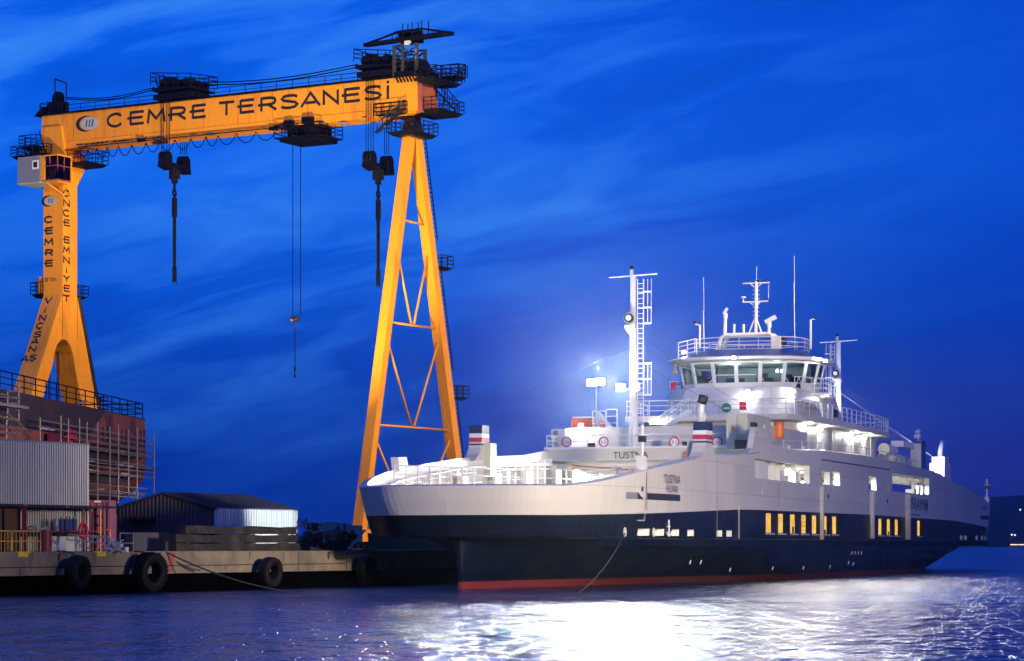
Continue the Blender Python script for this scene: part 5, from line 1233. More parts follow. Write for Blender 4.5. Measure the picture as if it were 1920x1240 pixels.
# ---- tyres hung as fenders on the quay
def make_tyre(r=.82, wd=.62, lugs=0, label='', group='old tyres hung on the quay face'):
    """built with its axle along local x"""
    t_ = thing('fender_tyre', (0, 0, 0), label, 'tyre', group)
    prof = [(r*.50, -.42), (r*.66, -.50), (r*.88, -.50), (r*.97, -.42), (r, -.25), (r, .25), (r*.97, .42), (r*.88, .50), (r*.66, .50), (r*.50, .42), (r*.53, .2), (r*.53, -.2)]
    n = 40; vs = []; fs = []
    for i in range(n):
        a = 2*math.pi*i/n
        for j, (q, x) in enumerate(prof):
            rr_ = q
            vs.append((x*wd*2*.8, rr_*math.cos(a), rr_*math.sin(a)))
    m_ = len(prof)
    for i in range(n):
        for j in range(m_): fs.append((i*m_+j, ((i+1) % n)*m_+j, ((i+1) % n)*m_+(j+1) % m_, i*m_+(j+1) % m_))
    MB().add(vs, fs).build('casing', 'rubber', t_, smooth=True)
    b = MB()
    for x in (-1, 1): b.tube([(x*.50*wd*1.6, r*.76*math.cos(q), r*.76*math.sin(q)) for q in [2*math.pi*i/32 for i in range(33)]], .018, 4, cap=False)
    k = 34 if lugs else 0
    for i in range(k):
        a = 2*math.pi*i/k; ca, sa = math.cos(a), math.sin(a)
        for s_ in (-1, 1):
            p0 = Vector((s_*.05*wd, (r)*ca, (r)*sa)); a2 = a+.10; p1 = Vector((s_*.80*wd, (r*.96)*math.cos(a2), (r*.96)*math.sin(a2)))
            b.bar(p0, p1, .09, .12)
    b.build('tread', 'rubber', t_); return t_
rotz = -R(28)+0.0
ty = make_tyre(wd=.40, label='smooth black tyre hanging on the pale stretch of quay wall, left of the lugged one', lugs=0)
def tyre_at(o, px, py, m_, turn=0., label=None):
    k_ = Q.k(px, m_); o.location = Q(k_, m_, Q.h(py, k_, m_)); o.rotation_euler = (0, R(4), rotz+turn)
    if label: o['label'] = label
tyre_at(ty, 146, 1073, .95, .10)
ty2 = make_tyre(r=.96, wd=.46, lugs=1, label='large tractor tyre with deep lugs hanging beside a rust streak on the quay wall')
tyre_at(ty2, 281, 1073, .95, -.12)
ty3 = dup(ty, (0, 0, 0), label='dark tyre hanging in shade under the stacked beams'); tyre_at(ty3, 507, 1073, .8, -.05)
ty4 = dup(ty, (0, 0, 0), label='tyre in deep shade between the ferry bow and the quay end'); tyre_at(ty4, 686, 1068, .55, 0)
# ropes holding them
for px, m_ in ((146, .9), (281, .95)):
    k_ = Q.k(px, m_); MB().tube([Q(k_-.1, -.3, YG+.02), Q(k_, .15, YG), Q(k_, m_-.35, YG-.05), Q(k_+.1, m_-.1, Q.h(1045, k_, m_))], .04, 5).build('tyre_rope', 'rope_dark', label='short dark rope tying the %s tyre to the quay edge' % ('smooth' if px < 200 else 'lugged'), cat='rope')
# yellow painted markers and slab joints on the quay face
for px, lb in ((48, 'yellow paint square on the quay edge under the yellow barrier'), (190, 'yellow paint square on the quay edge between the two near tyres')):
    k_ = Q.k(px, 0); MB().box(Q, k_-.55, k_+.35, -.25, .008, YG-.24, YG+.008).build('edge_marker', 'marker_yellow', label=lb, cat='painted marker', group='yellow markers on the quay edge')
b_ = MB(); b_.tube([Q(-20, .004, 1.36), Q(k1, .004, 1.36)], .022, 4)
for px in (37, 246, 560, 650): k_ = Q.k(px, 0); b_.tube([Q(k_, .004, 1.0), Q(k_, .004, 1.36 if px == 37 else 2.05)], .025, 4)
b_.build('slab_joints', 'black', kind='structure')
b_ = MB()

# rusty streak mark
k_ = Q.k(318, 0); b_ = MB(); b_.add([Q(k_-.25, .006, 2.0), Q(k_+.5, .006, 2.05), Q(k_+.35, .006, 1.5), Q(k_+.2, .006, 1.02), Q(k_-.2, .006, 1.05), Q(k_-.05, .006, 1.5)], [tuple(range(6))]); b_.build('rust_stain', 'rust_hull', kind='structure')
random.seed(31)
for i in range(14):      # damp runs, chips and tide stains on the quay face
    k_ = -6+i*2.7+random.uniform(-.5, .5); z1 = random.choice((2.06, 2.04, 1.35)); n = 5; w_ = random.uniform(.05, .22); dz = random.uniform(.25, .9)
    L_ = [Q(k_-w_*(1-j/n*.6)+random.uniform(-.05, .05), .007+.0004*i, max(.97, z1-dz*j/n)) for j in range(n+1)]; R_ = [Q(k_+w_*(1-j/n*.7)+random.uniform(-.05, .05), .007+.0004*i, max(.97, z1-dz*j/n)) for j in range(n, -1, -1)]
    MB().add(L_+R_, [tuple(range(len(L_+R_)))]).build('damp_stain', ['concrete_stain', 'beam_wood', 'concrete_stain'][i % 3], kind='structure')
# ---- yellow barriers
def barrier(k0, k2, lb, rods):
    t_ = thing('barrier', Q((k0+k2)/2, -.9, YG), lb, 'barrier', 'yellow barriers on the quay')
    b = MB(); z0, z1 = YG+.02, YG+.98
    b.tube([Q(k0, -.9, z0), Q(k0, -.9, z1), Q(k2, -.9, z1), Q(k2, -.9, z0)], .035, 6); b.tube([Q(k0, -.9, YG+.5), Q(k2, -.9, YG+.5)], .03, 6); b.build('frame', 'barrier_yellow', t_)
    b = MB()
    for i in range(1, rods): k_ = k0+(k2-k0)*i/rods; b.tube([Q(k_, -.9, z0), Q(k_, -.9, z1)], .018, 4)
    b.build('bars', 'barrier_yellow', t_)
km = Q.k(22, -.9); ke = Q.k(76, -.9)
barrier(km-2.2, km-.05, 'yellow steel barrier cut by the left edge of the picture', 9); barrier(km+.05, ke, 'yellow steel barrier standing beside the dark red cylinder', 8)
MB().tube([Q(ke+1.0, -1.4, YG), Q(ke+1.0, -1.4, YG+.95), Q(ke+1.0, -1.4, YG+1.05)], .33, 16).build('gas_drum', 'red_paint', smooth=False, label='dark red steel drum beside the yellow barriers', cat='drum')
# ---- workshop canopy with shelf
kc0, kc1 = Q.k(-30, -3), Q.k(206, -3)
can = thing('workshop_canopy', Q((kc0+kc1)/2, -4, YG), 'low open shelter with thin roof, red posts and a red shelf rail full of bottles', 'shelter')
MB().hexa(*[[Q(k_, m_, z) for k_, m_ in ((kc0, -2.6), (kc1, -2.6), (kc1, -5.2), (kc0, -5.2))] for z in (4.30, 4.42)]).build('roof', 'dark_steel_worn', can)
for px in (6, 46, 178): k_ = Q.k(px, -2.8); MB().bar(Q(k_, -2.8, YG), Q(k_, -2.8, 4.3), .22 if px == 46 else .1).build('post', 'red_paint' if px == 46 else 'dark_steel', can)
MB().bar(Q(Q.k(50, -2.8), -2.8, 3.1), Q(Q.k(178, -2.8), -2.8, 3.1), .1).build('shelf_rail', 'red_paint', can)
MB().hexa(*[[Q(k_, m_, z) for k_, m_ in ((Q.k(50, -3), -2.9), (Q.k(178, -3), -2.9), (Q.k(178, -3), -3.8), (Q.k(50, -3), -3.8))] for z in (3.0, 3.06)]).build('shelf', 'dark_steel', can)
MB().hexa(*[[Q(k_, m_, z) for k_, m_ in ((Q.k(4, -3), -3.2), (Q.k(44, -3), -3.2), (Q.k(44, -3), -3.3), (Q.k(4, -3), -3.3))] for z in (YG, 4.2)]).build('side_panel', 'interior_brown', can)
desc = ['leftmost dark bottle on the shelf', 'second dark bottle on the shelf', 'third dark bottle on the shelf', 'fourth dark bottle on the shelf', 'bottle next to the red ring on the shelf']
for i, px in enumerate((106, 115, 124, 131, 139)):
    k_ = Q.k(px, -3.2); b = MB(); b.tube([Q(k_, -3.2, 3.06), Q(k_, -3.2, 3.62), Q(k_, -3.2, 3.74)], .13, 10); b.tube([Q(k_, -3.2, 3.7), Q(k_, -3.2, 3.86)], .05, 6)
    b.build('gas_bottle', 'white_goods' if i == 0 else 'blue_drum', label=['pale gas bottle, leftmost of the row under the low shelter', 'blue gas bottle beside the pale one under the low shelter', 'blue gas bottle in the middle of the row under the low shelter', 'blue gas bottle, fourth from the left under the low shelter', 'blue gas bottle nearest the red hanging ring'][i], cat='gas bottle', group='gas bottles under the shelter')
random.seed(11)
b = MB()
for i in range(26): k_ = Q.k(random.uniform(52, 84), -3.1); b.tube([Q(k_, -3.1+random.uniform(-.3, .3), 3.08+random.random()*.35), Q(k_+random.uniform(-.4, .4), -3.1, 3.1+random.random()*.3)], .035, 4)
b.build('cable_heap', 'white_goods', label='heap of pale tangled cable lying on the shelf beside the red post', cat='cable')
b = MB()
for i in range(7): k_ = Q.k(92+i*7, -3.4); b.tube([Q(k_, -3.4, YG), Q(k_, -3.4, YG+.75)], .16, 8)
b.build('cylinder_row', 'pipe_white', label='row of pale cylinders standing on the ground under the shelter', cat='cylinders')
# red ring on a post
k_ = Q.k(153, -1.6); rp = thing('lifebuoy_stand', Q(k_, -1.6, YG), 'red lifebuoy ring hanging on a thin red post at the quay', 'lifebuoy')
b = MB(); c = Q(k_, -1.5, Q.h(996, k_, -1.5)); b.tube([c+Q.ek*.30*math.cos(q)+UP*.36*math.sin(q) for q in [2*math.pi*i/20 for i in range(21)]], .085, 8, cap=False); b.build('ring', 'bright_red', rp, smooth=True)
MB().tube([Q(k_+.15, -1.6, YG), Q(k_+.15, -1.6, 4.2)], .06, 6).build('post', 'red_paint', rp); MB().tube([c+UP*.4, c+UP*.8], .06, 5).build('flame_bracket', 'orange_paint', rp)
# orange pipe frame, ladder, white trestle frames, bags
def ywire(name, pts_px, Yd, r_, mt, lb, cat, group=None):
    b = MB()
    for line in pts_px: b.tube([P(x, y, Yd) for x, y in line], r_, 5)
    return b.build(name, mt, label=lb, cat=cat, group=group)
ywire('pipe_stand', [[(160, 997), (188, 997)], [(176, 955), (176, 1034)], [(188, 957), (188, 1034)], [(199, 994), (206, 994), (206, 1010)]], 131, .06, 'orange_paint', 'orange pipe stand in front of the pink container', 'pipe stand')
ywire('step_ladder', [[(174, 960), (172, 1034)], [(193, 960), (195, 1034)], [(174, 968), (193, 968)], [(173, 985), (193, 985)], [(173, 1002), (194, 1002)]], 132, .05, 'dark_steel_worn', 'dark ladder leaning in front of the pink container', 'ladder')
ywire('trestle_frame', [[(125, 1012), (129, 1002), (150, 1005)], [(125, 1012), (190, 1018)], [(148, 1013), (141, 1027)], [(148, 1017), (155, 1031)], [(174, 1008), (165, 1030)], [(150, 1005), (200, 1006), (207, 1013)], [(196, 1013), (189, 1031)], [(165, 1006), (205, 1012)]], 124.5, .035, 'pale_block', 'long pale welded trestle frame lying on the quay before the red ring', 'trestle')
ywire('wire_frame', [[(225, 1000), (250, 1000), (250, 1034)], [(225, 1000), (225, 1019), (250, 1019)], [(200, 1034), (205, 1012), (220, 1033)], [(212, 1034), (217, 1014), (222, 1030)]], 126, .035, 'pale_block', 'square pale pipe frame standing left of the dark shed', 'frame')
random.seed(4)
b = MB()
for i in range(34):
    x, y = random.gauss(212, 9), random.uniform(1014, 1033); p = P(x, y, 126+random.random()); b.bar(p, p+Vector((random.uniform(-.4, .4), 0, random.uniform(-.25, .25))), .06)
for i in range(6): p = P(206+i*4, 1030-random.random()*8, 126.6); b.sphere(p, .16, 8)
b.build('scrap_heap', 'white_goods', label='heap of pale scrap and bags beside the square pipe frame', cat='scrap')
MB().tube([P(237, 1035, 127), P(237, 1026, 127)], .11, 10).build('white_can', 'sign_white', label='small white can standing alone inside the square pipe frame', cat='can')
# ---- corrugated sheets
def corrugated(mb, A, B, z0, z1, pitch, depth, zt1=None, mi=0):
    """vertical trapezoid sheeting from A to B (z1 at A, zt1 at B)"""
    d = (B-A); d.z = 0; L_ = d.length; d.normalize(); nn = Vector((d.y, -d.x, 0)); n = max(1, int(L_/pitch)); zt1 = z1 if zt1 is None else zt1
    pts = []
    for i in range(n):
        for f, o in ((0, 0), (.16, 0), (.30, 1), (.84, 1)): pts.append((min(L_, (i+f)*L_/n), o))
    pts.append((L_, 0)); vs = []
    for x, o in pts:
        p = A+d*x+nn*(o*depth); vs += [Vector((p.x, p.y, z0)), Vector((p.x, p.y, z1+(zt1-z1)*x/L_))]
    fs = [(2*i, 2*i+2, 2*i+3, 2*i+1) for i in range(len(pts)-1)]; mb.add(vs, fs, mi); return mb
bw = thing('corrugated_building', Q(6, -9, YG), 'tall pale grey building clad in vertical corrugated sheet at the left edge', 'building')
ka, kb = Q.k(-60, -4.4), Q.k(158, -4.4); zt_ = Q.h(827, Q.k(0, -4.4), -4.4)
b = MB(); corrugated(b, Q(ka, -4.4, 0), Q(kb, -4.4, 0), YG, zt_, .19, .26); b.build('front_wall', 'corrugated_grey', bw)
b = MB(); corrugated(b, Q(kb, -4.4, 0), Q(kb, -12, 0), YG, zt_, .30, .12); b.build('end_wall', 'corrugated_slate', bw)
MB().prism([Q(ka, -4.2, zt_), Q(kb+.2, -4.2, zt_), Q(kb+.2, -12, zt_), Q(ka, -12, zt_)], UP*.1).build('roof_edge', 'cab_grey', bw)
MB().box(Q, kb-.02, kb+.16, -4.42, -4.22, YG, zt_).build('corner_trim', 'corrugated_grey', bw)
# ---- pink containers
def container(px0, px1, Yd, z0, zt, lb, long_=2.4):
    A, B = P(px0, 0, Yd), P(px1, 0, Yd); A.z = B.z = 0
    o_ = thing('shipping_container', ((A.x+B.x)/2, Yd+long_/2, z0), lb, 'container', 'pink containers behind the shelter'); b = MB()
    corrugated(b, A, B, z0+.15, zt-.15, .32, -.07); b.build('end_panel', 'container_pink', o_)
    b = MB(); wf = frame(A.x, A.y, 0); w_ = B.x-A.x
    fx = lambda k_, m_, h: Vector((A.x+m_, A.y+k_, h))
    for m_ in (0, w_-.12): b.box(fx, -.06, .08, m_, m_+.12, z0, zt)
    b.box(fx, -.06, .08, .121, w_-.121, zt-.16, zt); b.box(fx, -.06, .08, .121, w_-.121, z0, z0+.16); b.box(fx, .15, long_, 0, w_, z0, zt); b.build('frame', 'container_pink', o_)
    b = MB(); b.box(fx, -.1, -.07, w_*.40, w_*.66, zt-.14, zt-.03); b.build('plate', 'sign_white', o_)
    return o_
container(158, 206, 152, YG, P(0, 938, 152).z, 'pink ribbed container behind the shelter, left of the dark shed')
# ---- dark shed
A = P(402, 0, 170); A.z = 0
SD = Fr(A.x, A.y, 28)
kr = SD.k(553, 0); ml = SD.m(219.5, 0); ze = SD.h(953, 0, 0); zr = SD.h(926.5, 0, SD.m(309, 0)); mr = SD.m(309, 0)
shed = thing('shed', SD(kr/2, ml/2, YG), 'low dark metal shed with gable roof and one bright corrugated side', 'shed')
b = MB(); n = 26; d = SD(0, ml, 0)-SD(0, 0, 0)
def roofz(m_): return ze+(zr-ze)*(1-abs(m_-mr)/(abs(mr) if m_ > mr else abs(ml-mr)))
pts = []
for i in range(n):
    for f, o in ((0, 0), (.62, 0), (.7, 1), (.92, 1)): pts.append((ml+(0-ml)*(i+f)/n, o))
pts.append((0, 0)); vs = []
for m_, o in pts: p = SD(-.06*o, m_, 0); vs += [Vector((p.x, p.y, YG)), Vector((p.x, p.y, roofz(m_)-.02))]
b.add(vs, [(2*i, 2*i+2, 2*i+3, 2*i+1) for i in range(len(pts)-1)]); b.build('gable_wall', 'corrugated_slate', shed)
b = MB(); corrugated(b, SD(0, 0, 0), SD(kr, 0, 0), YG, ze-.02, .30, .26); b.build('side_wall', 'corrugated_white', shed)
b = MB()
for a, b1 in ((0, mr), (mr, ml)):
    o = .25; za, zb_ = (ze-.08, zr) if a == 0 else (zr, ze-.08); m0, m1 = (a+o, b1) if a == 0 else (a, b1-o)
    b.hexa([SD(-.25, m0, za), SD(kr+.3, m0, za), SD(kr+.3, m1, zb_), SD(-.25, m1, zb_)], [SD(-.25, m0, za+.1), SD(kr+.3, m0, za+.1), SD(kr+.3, m1, zb_+.1), SD(-.25, m1, zb_+.1)])
    nn_ = 24
    for i in range(nn_): k_ = -.2+(kr+.4)*i/nn_; b.bar(SD(k_, m0, za+.12), SD(k_, m1, zb_+.12), .05, .06)
b.build('roof', 'roof_dark', shed)
k_ = SD.k(494, .15); MB().box(SD, SD.k(484, .15), SD.k(509, .15), .12, .16, SD.h(984, k_, 0), SD.h(975, k_, 0)).build('sign_board', 'sign_white', shed)
b = MB(); z = SD.h(978, 0, SD.m(268, -.3)); b.bar(SD(-.3, SD.m(244, -.3), z), SD(-.3, SD.m(290, -.3), z), .25)
for i in range(6): u = SD.m(247+i*8, -.3); b.tube([SD(-.35, u, z+.1), SD(-.35, u, z+.3)], .09, 6); b.tube([SD(-.3, u, z), SD(-.3, u, z-1.2)], .02, 4)
b.build('pipe_rack', 'dark_steel', shed)
# ---- dark low wall and stacked beams
MB().box(Q, Q.k(252, -3.2), Q.k(332, -3.2), -3.8, -3.2, YG, YG+.98).build('low_wall', 'cab_grey' if False else 'roof_dark', label='low dark wall segment in front of the shed gable', cat='wall')
names_ = [('topmost beam of the long stack before the shed', 348, 556, 990, 1002), ('upper of the two lower beams in the front row of the stack', 330, 558, 1005.5, 1018), ('lowest front beam of the stack resting on the quay', 331, 562, 1021, 1033.5)]
for i, (lb, x0, x1, y0, y1) in enumerate(names_):
    m_ = -1.1-.1*(2-i); a, c_ = Q.k(x0, m_), Q.k(x1, m_); kk = a
    zlo, zhi = [(YG+.93, YG+1.33), (YG+.46, YG+.86), (YG, YG+.40)][i]
    b = MB(); random.seed(i); n = 10
    for j in range(n):
        p, q = a+(c_-a)*j/n, a+(c_-a)*(j+1)/n; dz = .03*math.sin(j*1.3+i); dz2 = .03*math.sin((j+1)*1.3+i)
        b.hexa([Q(p, m_, zlo+dz*.0), Q(q, m_, zlo), Q(q, m_-.5, zlo), Q(p, m_-.5, zlo)], [Q(p, m_, zhi+dz), Q(q, m_, zhi+dz2), Q(q, m_-.5, zhi+dz2), Q(p, m_-.5, zhi+dz)])
    b.build('timber_beam', 'beam_wood', label=['weathered timber beam, topmost of the long stack before the shed', 'dark timber beam in the middle layer of the long stack', 'timber beam at the bottom of the long stack, resting on the quay'][i], cat='beam', group='stacked timber beams')
for j in range(4):
    k_ = Q.k(345+j*62, -1.4); b = MB(); b.box(Q, k_, k_+.2, -1.75, -1.15, YG+.405, YG+.455); b.box(Q, k_, k_+.2, -1.8, -1.2, YG+.872, YG+.922)
    b.build('stack_spacer', 'beam_wood', label=['pair of thin wooden spacers at the left end of the beam stack', 'pair of thin wooden spacers left of the middle of the beam stack', 'pair of thin wooden spacers right of the middle of the beam stack', 'pair of thin wooden spacers at the right end of the beam stack'][j], cat='spacer', group='spacers in the beam stack')
# ---- clutter on the quay before the ferry
pb = thing('pale_office_block', P(640, 1035, 205), 'pale stepped prefab building beyond the pipes, by the crane foot', 'building')
def pxbox(x0, x1, y0, y1, Yd, dep, name, mt, par=None, **kw):
    a, b2, c_, d_ = P(x0, y1, Yd), P(x1, y1, Yd), P(x1, y0, Yd), P(x0, y0, Yd); D = Vector((0, dep, 0))
    return MB().hexa([a, b2, b2+D, a+D], [d_, c_, c_+D, d_+D]).build(name, mt, par, **kw)
pxbox(597, 632, 979, 1016, 205, 3, 'wall', 'pale_block', pb); pxbox(633, 652, 982, 1016, 205.5, 3, 'wall', 'pale_block', pb); pxbox(653, 676, 985, 1016, 206, 3, 'wall', 'pale_block', pb); pxbox(575, 596.5, 980, 1016, 205.2, 3, 'dark_wing', 'roof_dark', pb)
pxbox(690, 868, 1000, 1036, 166, 2.5, 'dark_filler', 'black', label='long black filler block on the quay, standing in for the dark below the bow', cat='filler block')  # added black box, fills the gap below the bow with dark
pxbox(644, 648, 980, 1020, 190, .3, 'steel_post', 'black', label='thick black post standing in front of the pale prefab building', cat='post')
bo = thing('mooring_winch', P(643, 1031, 150), 'black mooring winch lying tilted on the quay near the bow', 'winch')
b = MB()
for a, b2, r_ in (((625, 1005), (652, 1014), .42), ((646, 1003), (664, 1009), .28)): b.tube([P(*a, 150), P(*b2, 150.6)], r_, 14)
b.tube([P(634, 992, 150), P(634, 1006, 150)], .07); b.tube([P(662, 998, 150), P(663, 1010, 150)], .08); b.sphere(P(661, 997, 150), .13, 8); b.sphere(P(634, 991, 150), .12, 8); b.sphere(P(644, 998, 150), .14, 8); b.build('drum', 'black', bo)
b = MB(); b.prism([P(598, 1020, 149), P(620, 1015, 149), P(658, 1022, 149), P(655, 1035, 149), P(598, 1035, 149)], (0, 2, 0)); b.build('bed', 'dark_steel', bo)
random.seed(21)
b = MB()
for i in range(38):
    x, y = random.uniform(556, 612), random.uniform(992, 1033); p = P(x, y, 146+random.random()*2)
    q = p+Vector((random.uniform(-.7, .7), 0, random.uniform(-.5, .5))); q.z = max(q.z, YG+.05)
    b.tube([p, (p+q)/2+Vector((0, 0, random.uniform(-.2, .2))), q], random.choice((.03, .05, .09)), 5)
for i in range(7): b.sphere(P(random.uniform(560, 600), random.uniform(1005, 1028), 147), random.uniform(.2, .45), 8)
b.build('machinery_scrap', 'dark_steel_worn', label='tangle of dark scrap pipes and machinery at the end of the beam stack', cat='scrap')
ywire('bent_pipes', [[(556, 990), (575, 982), (582, 984), (582, 991)], [(569, 980), (572, 992)], [(560, 984), (566, 978), (575, 978)], [(587, 1001), (592, 997), (596, 997)]], 145.5, .06, 'marker_yellow' if False else 'scaffold_steel', 'pale bent pipes sticking out on top of the scrap heap', 'pipes')
ywire('thin_rods', [[(556, 980), (564, 972)], [(568, 979), (576, 972), (577, 979)]], 145.6, .03, 'dark_steel', 'two thin dark rods pointing up above the scrap heap', 'rods')
b = MB(); [b.tube([P(x, 1034, 148), P(x, y, 148)], .05, 6) for x, y in ((583, 1024), (612, 997), (617, 997), (641, 1020))]; b.tube([P(605, 998, 148), P(640, 995, 148)], .04, 5); b.tube([P(601, 1008, 148), P(625, 1008, 148)], .04, 5); b.build('quay_railing', 'red_paint', label='rusty red pipe railing in front of the pale prefab building', cat='railing')
b = MB()
for i in range(3): b.tube([P(582+30*j, 1027+(9+i*3)*math.sin(math.pi*j/4)+i*2, 145) for j in range(5)], .07, 5)
b.build('sagging_hoses', 'rope_dark', label='dark hoses sagging over the quay edge beside the bow', cat='hoses')
b = MB(); b.hexa([P(650, 1030, 147), P(656, 1030, 147), P(656, 1030, 148.5), P(650, 1030, 148.5)], [P(682, 993, 147.5), P(688, 993, 147.5), P(688, 993, 149), P(682, 993, 149)]); b.build('gangway', 'cab_grey', label='steep grey gangway leaning up beside the bow of the ferry', cat='gangway')
# mooring lines
def sagline(name, A, B, sag, r_, lb, mt='rope'):
    MB().tube([A.lerp(B, i/16)-UP*sag*4*(i/16)*(1-i/16) for i in range(17)], r_, 6).build(name, mt, label=lb, cat='rope', group=None)
hs = F(F.k(1174, 7.3), 7.4, 3.1)
sagline('mooring_line', F(F.k(1174, 7.6), top(6.5, 3.1)+.05, 3.12), Vector((1.2, 118, -.2)), 1.2, .03, 'mooring rope running from the hawse hole down across the dark bow')
sagline('mooring_line', Q(Q.k(311, 0), -.2, YG+.05), Vector((-9.5, 129, -.1)), .5, .045, 'pair of dark ropes leading from the quay edge down into the water', 'rope')
sagline('mooring_line', Q(Q.k(311, 0), -.25, YG+.03), Q(Q.k(372, .3), .4, 1.1), .2, .04, 'short dark rope hanging over the quay edge beside the rust streak', 'rope_dark')
MB().tube([Q(Q.k(311, -.3), -.3, YG), Q(Q.k(311, -.3), -.3, YG+.5)], .14, 10).build('quay_bollard', 'black', label='small black bollard on the quay edge holding two ropes', cat='bollard')
# ================================================================== hull under construction with scaffolding
HF = Fr(-30.6, 165, 5.2)
hu = thing('hull_under_construction', HF(14, -8, 2.1), 'unfinished rust-brown ship hull surrounded by scaffolding at the left', 'ship hull')
kR = HF.k(278, 0)
zt_ = HF.h(789, kR, 0); zb_ = HF.h(925, kR, 0)
k0_ = -22
def hz2(y, k_): return HF.h(y, k_, 0)
# side plating with rounded end and bilge
rows = [(0, zb_-.6, -2.2), (0, zb_+.1, -1.0), (0, zb_+.9, -.25), (0, zb_+1.8, 0), (0, zt_-1.2, 0), (0, zt_, -.05)]
cols_ = [(k0_, 0), (-8, 0), (2, 0), (12, 0), (22, 0), (kR-1.0, 0), (kR-.35, -.12), (kR-.05, -.5), (kR, -1.2), (kR, -5), (kR, -14)]
vs = []; fs = []
for k_, mo in cols_:
    for (_, z, mi_) in rows:
        kk = min(k_, kR+ (mi_ if z < zb_+1.5 else 0)*.9) if k_ > kR-1.2 else k_
        top_ = z if z < zt_-2 else z + .0
        vs.append(HF(kk, mo+(mi_ if mo > -1 else mi_*.2), top_))
nr = len(rows)
for i in range(len(cols_)-1):
    for j in range(nr-1): fs.append((i*nr+j, (i+1)*nr+j, (i+1)*nr+j+1, i*nr+j+1))
MB().add(vs, fs).build('side_plating', 'rust_hull', hu, smooth=False)
MB().prism([HF(k0_, -.1, zt_), HF(kR-.5, -.1, zt_), HF(kR-.02, -.6, zt_), HF(kR-.02, -14, zt_), HF(k0_, -14, zt_)], UP*.1).build('deck_edge', 'rust_dark', hu)
MB().prism([HF(k0_, -2.3, zb_-.6), HF(kR-2.2, -2.3, zb_-.6), HF(kR-2.2, -14, zb_-.6), HF(k0_, -14, zb_-.6)], UP*-.1).build('bottom_plating', 'rust_dark', hu)
b = MB(); [b.box(HF, k_, k_+1.2, -9, -7, YG, zb_-.72) for k_ in (-10, -2, 6, 14, 22, 28)]; b.build('keel_blocks', 'shade_concrete', hu)
# darker patches laid on the side plating, ribs and openings
b = MB(); kq = lambda x: HF.k(x, .0)
b.add([HF(k0_, .02, zt_-.02), HF(kq(197), .02, zt_-.02), HF(kq(168), .02, hz2(815, kq(168))), HF(kq(140), .02, hz2(822, kq(140))), HF(kq(60), .02, hz2(805, kq(60))), HF(k0_, .02, zt_-2.6)], [tuple(range(6))])
b.build('dark_plating_patch', 'rust_dark', hu)
b = MB(); b.add([HF(kq(158), .025, hz2(842, kq(158))), HF(kq(196), .025, hz2(846, kq(196))), HF(kq(256), .025, hz2(853, kq(256))), HF(kq(256), .025, hz2(858, kq(256))), HF(kq(228), .025, hz2(866, kq(228))), HF(kq(158), .025, hz2(880, kq(158)))], [tuple(range(6))])
b.add([HF(kq(158), .025, hz2(885, kq(158))), HF(kq(245), .025, hz2(897, kq(245))), HF(kq(228), .025, hz2(908, kq(228))), HF(kq(158), .025, hz2(905, kq(158)))], [tuple(range(4))])
b.build('dark_plating_patch', 'rust_dark', hu)
for x in (192, 200, 227, 234, 262, 269): k_ = kq(x); MB().box(HF, k_, k_+.35, -.02, .03, hz2(830 if x < 215 else 838, k_), hz2(800 if x < 215 else 806, k_)).build('rib_mark', 'rust_dark', hu)
# deck railing and things on deck
b = MB(); b.rail([HF(k_, -.3, zt_+.1) for k_ in (k0_, -8, 0, 10, 20, kR-.6)]+[HF(kR-.2, -2, zt_+.1), HF(kR-.2, -8, zt_+.1)], 1.15, 2, 2.6, .045)
b.build('deck_railing', 'dark_steel', hu)
def pxb(x0, x1, y0, y1, k_, name, mt, lb, cat, dep=1.2, grp=None):
    o_ = thing; Yd = HF(k_, -2.5, 0).y; z = zt_+.1; a, c_ = P(x0, 0, Yd), P(x1, 0, Yd); zt2 = P(0, y0, Yd).z
    return MB().hexa([Vector((x, y, z)) for x, y in ((a.x, Yd), (c_.x, Yd), (c_.x, Yd+dep), (a.x, Yd+dep))], [Vector((x, y, zt2)) for x, y in ((a.x, Yd), (c_.x, Yd), (c_.x, Yd+dep), (a.x, Yd+dep))]).build(name, mt, label=lb, cat=cat, group=grp)
pxb(52, 65, 762, 782, 6, 'dark_cabinet', 'black', 'dark cabinet, left of the two dark ones on the rusty hull deck', 'cabinet', grp='cabinets on the hull deck'); pxb(66.5, 75.5, 763, 782, 6.5, 'white_tank', 'sign_white', 'white tank beside the left dark cabinet on the rusty hull deck', 'tank', grp='white tanks on the hull deck')
pxb(93, 103, 761, 780, 9, 'dark_cabinet', 'interior_brown', 'brown cabinet between the white tanks on the rusty hull deck', 'cabinet', grp='cabinets on the hull deck'); pxb(104.5, 118, 762, 779, 9.5, 'white_tank', 'sign_white', 'larger white tank right of the brown cabinet on the rusty hull deck', 'tank', grp='white tanks on the hull deck')
pxb(15, 44, 769, 784, 4, 'pallet_goods', 'white_goods', 'pale wrapped pallets at the foot of the crane leg on the hull deck', 'pallets')
k_ = 12; Yd = HF(12, -1.5, 0).y
ywire('boarding_steps', [[(135, 779), (150, 752), (157, 754), (143, 778)], [(145, 779), (163, 751), (157, 752)], [(130, 782), (148, 757)], [(139, 772), (147, 774)], [(144, 763), (152, 765)]], Yd, .05, 'orange_paint' if False else 'scaffold_steel', 'short steps with bent handrails on the edge of the rusty hull deck', 'steps')
MB().tube([HF(kq(124), .35, hz2(838, kq(124))), HF(kq(122), .35, hz2(825, kq(122))), HF(kq(125), .35, hz2(811, kq(125)))], .38, 8).build('red_tarpaulin', 'bright_red', label='bright red plastic sheet tied to the scaffold beside the corrugated building', cat='tarpaulin')
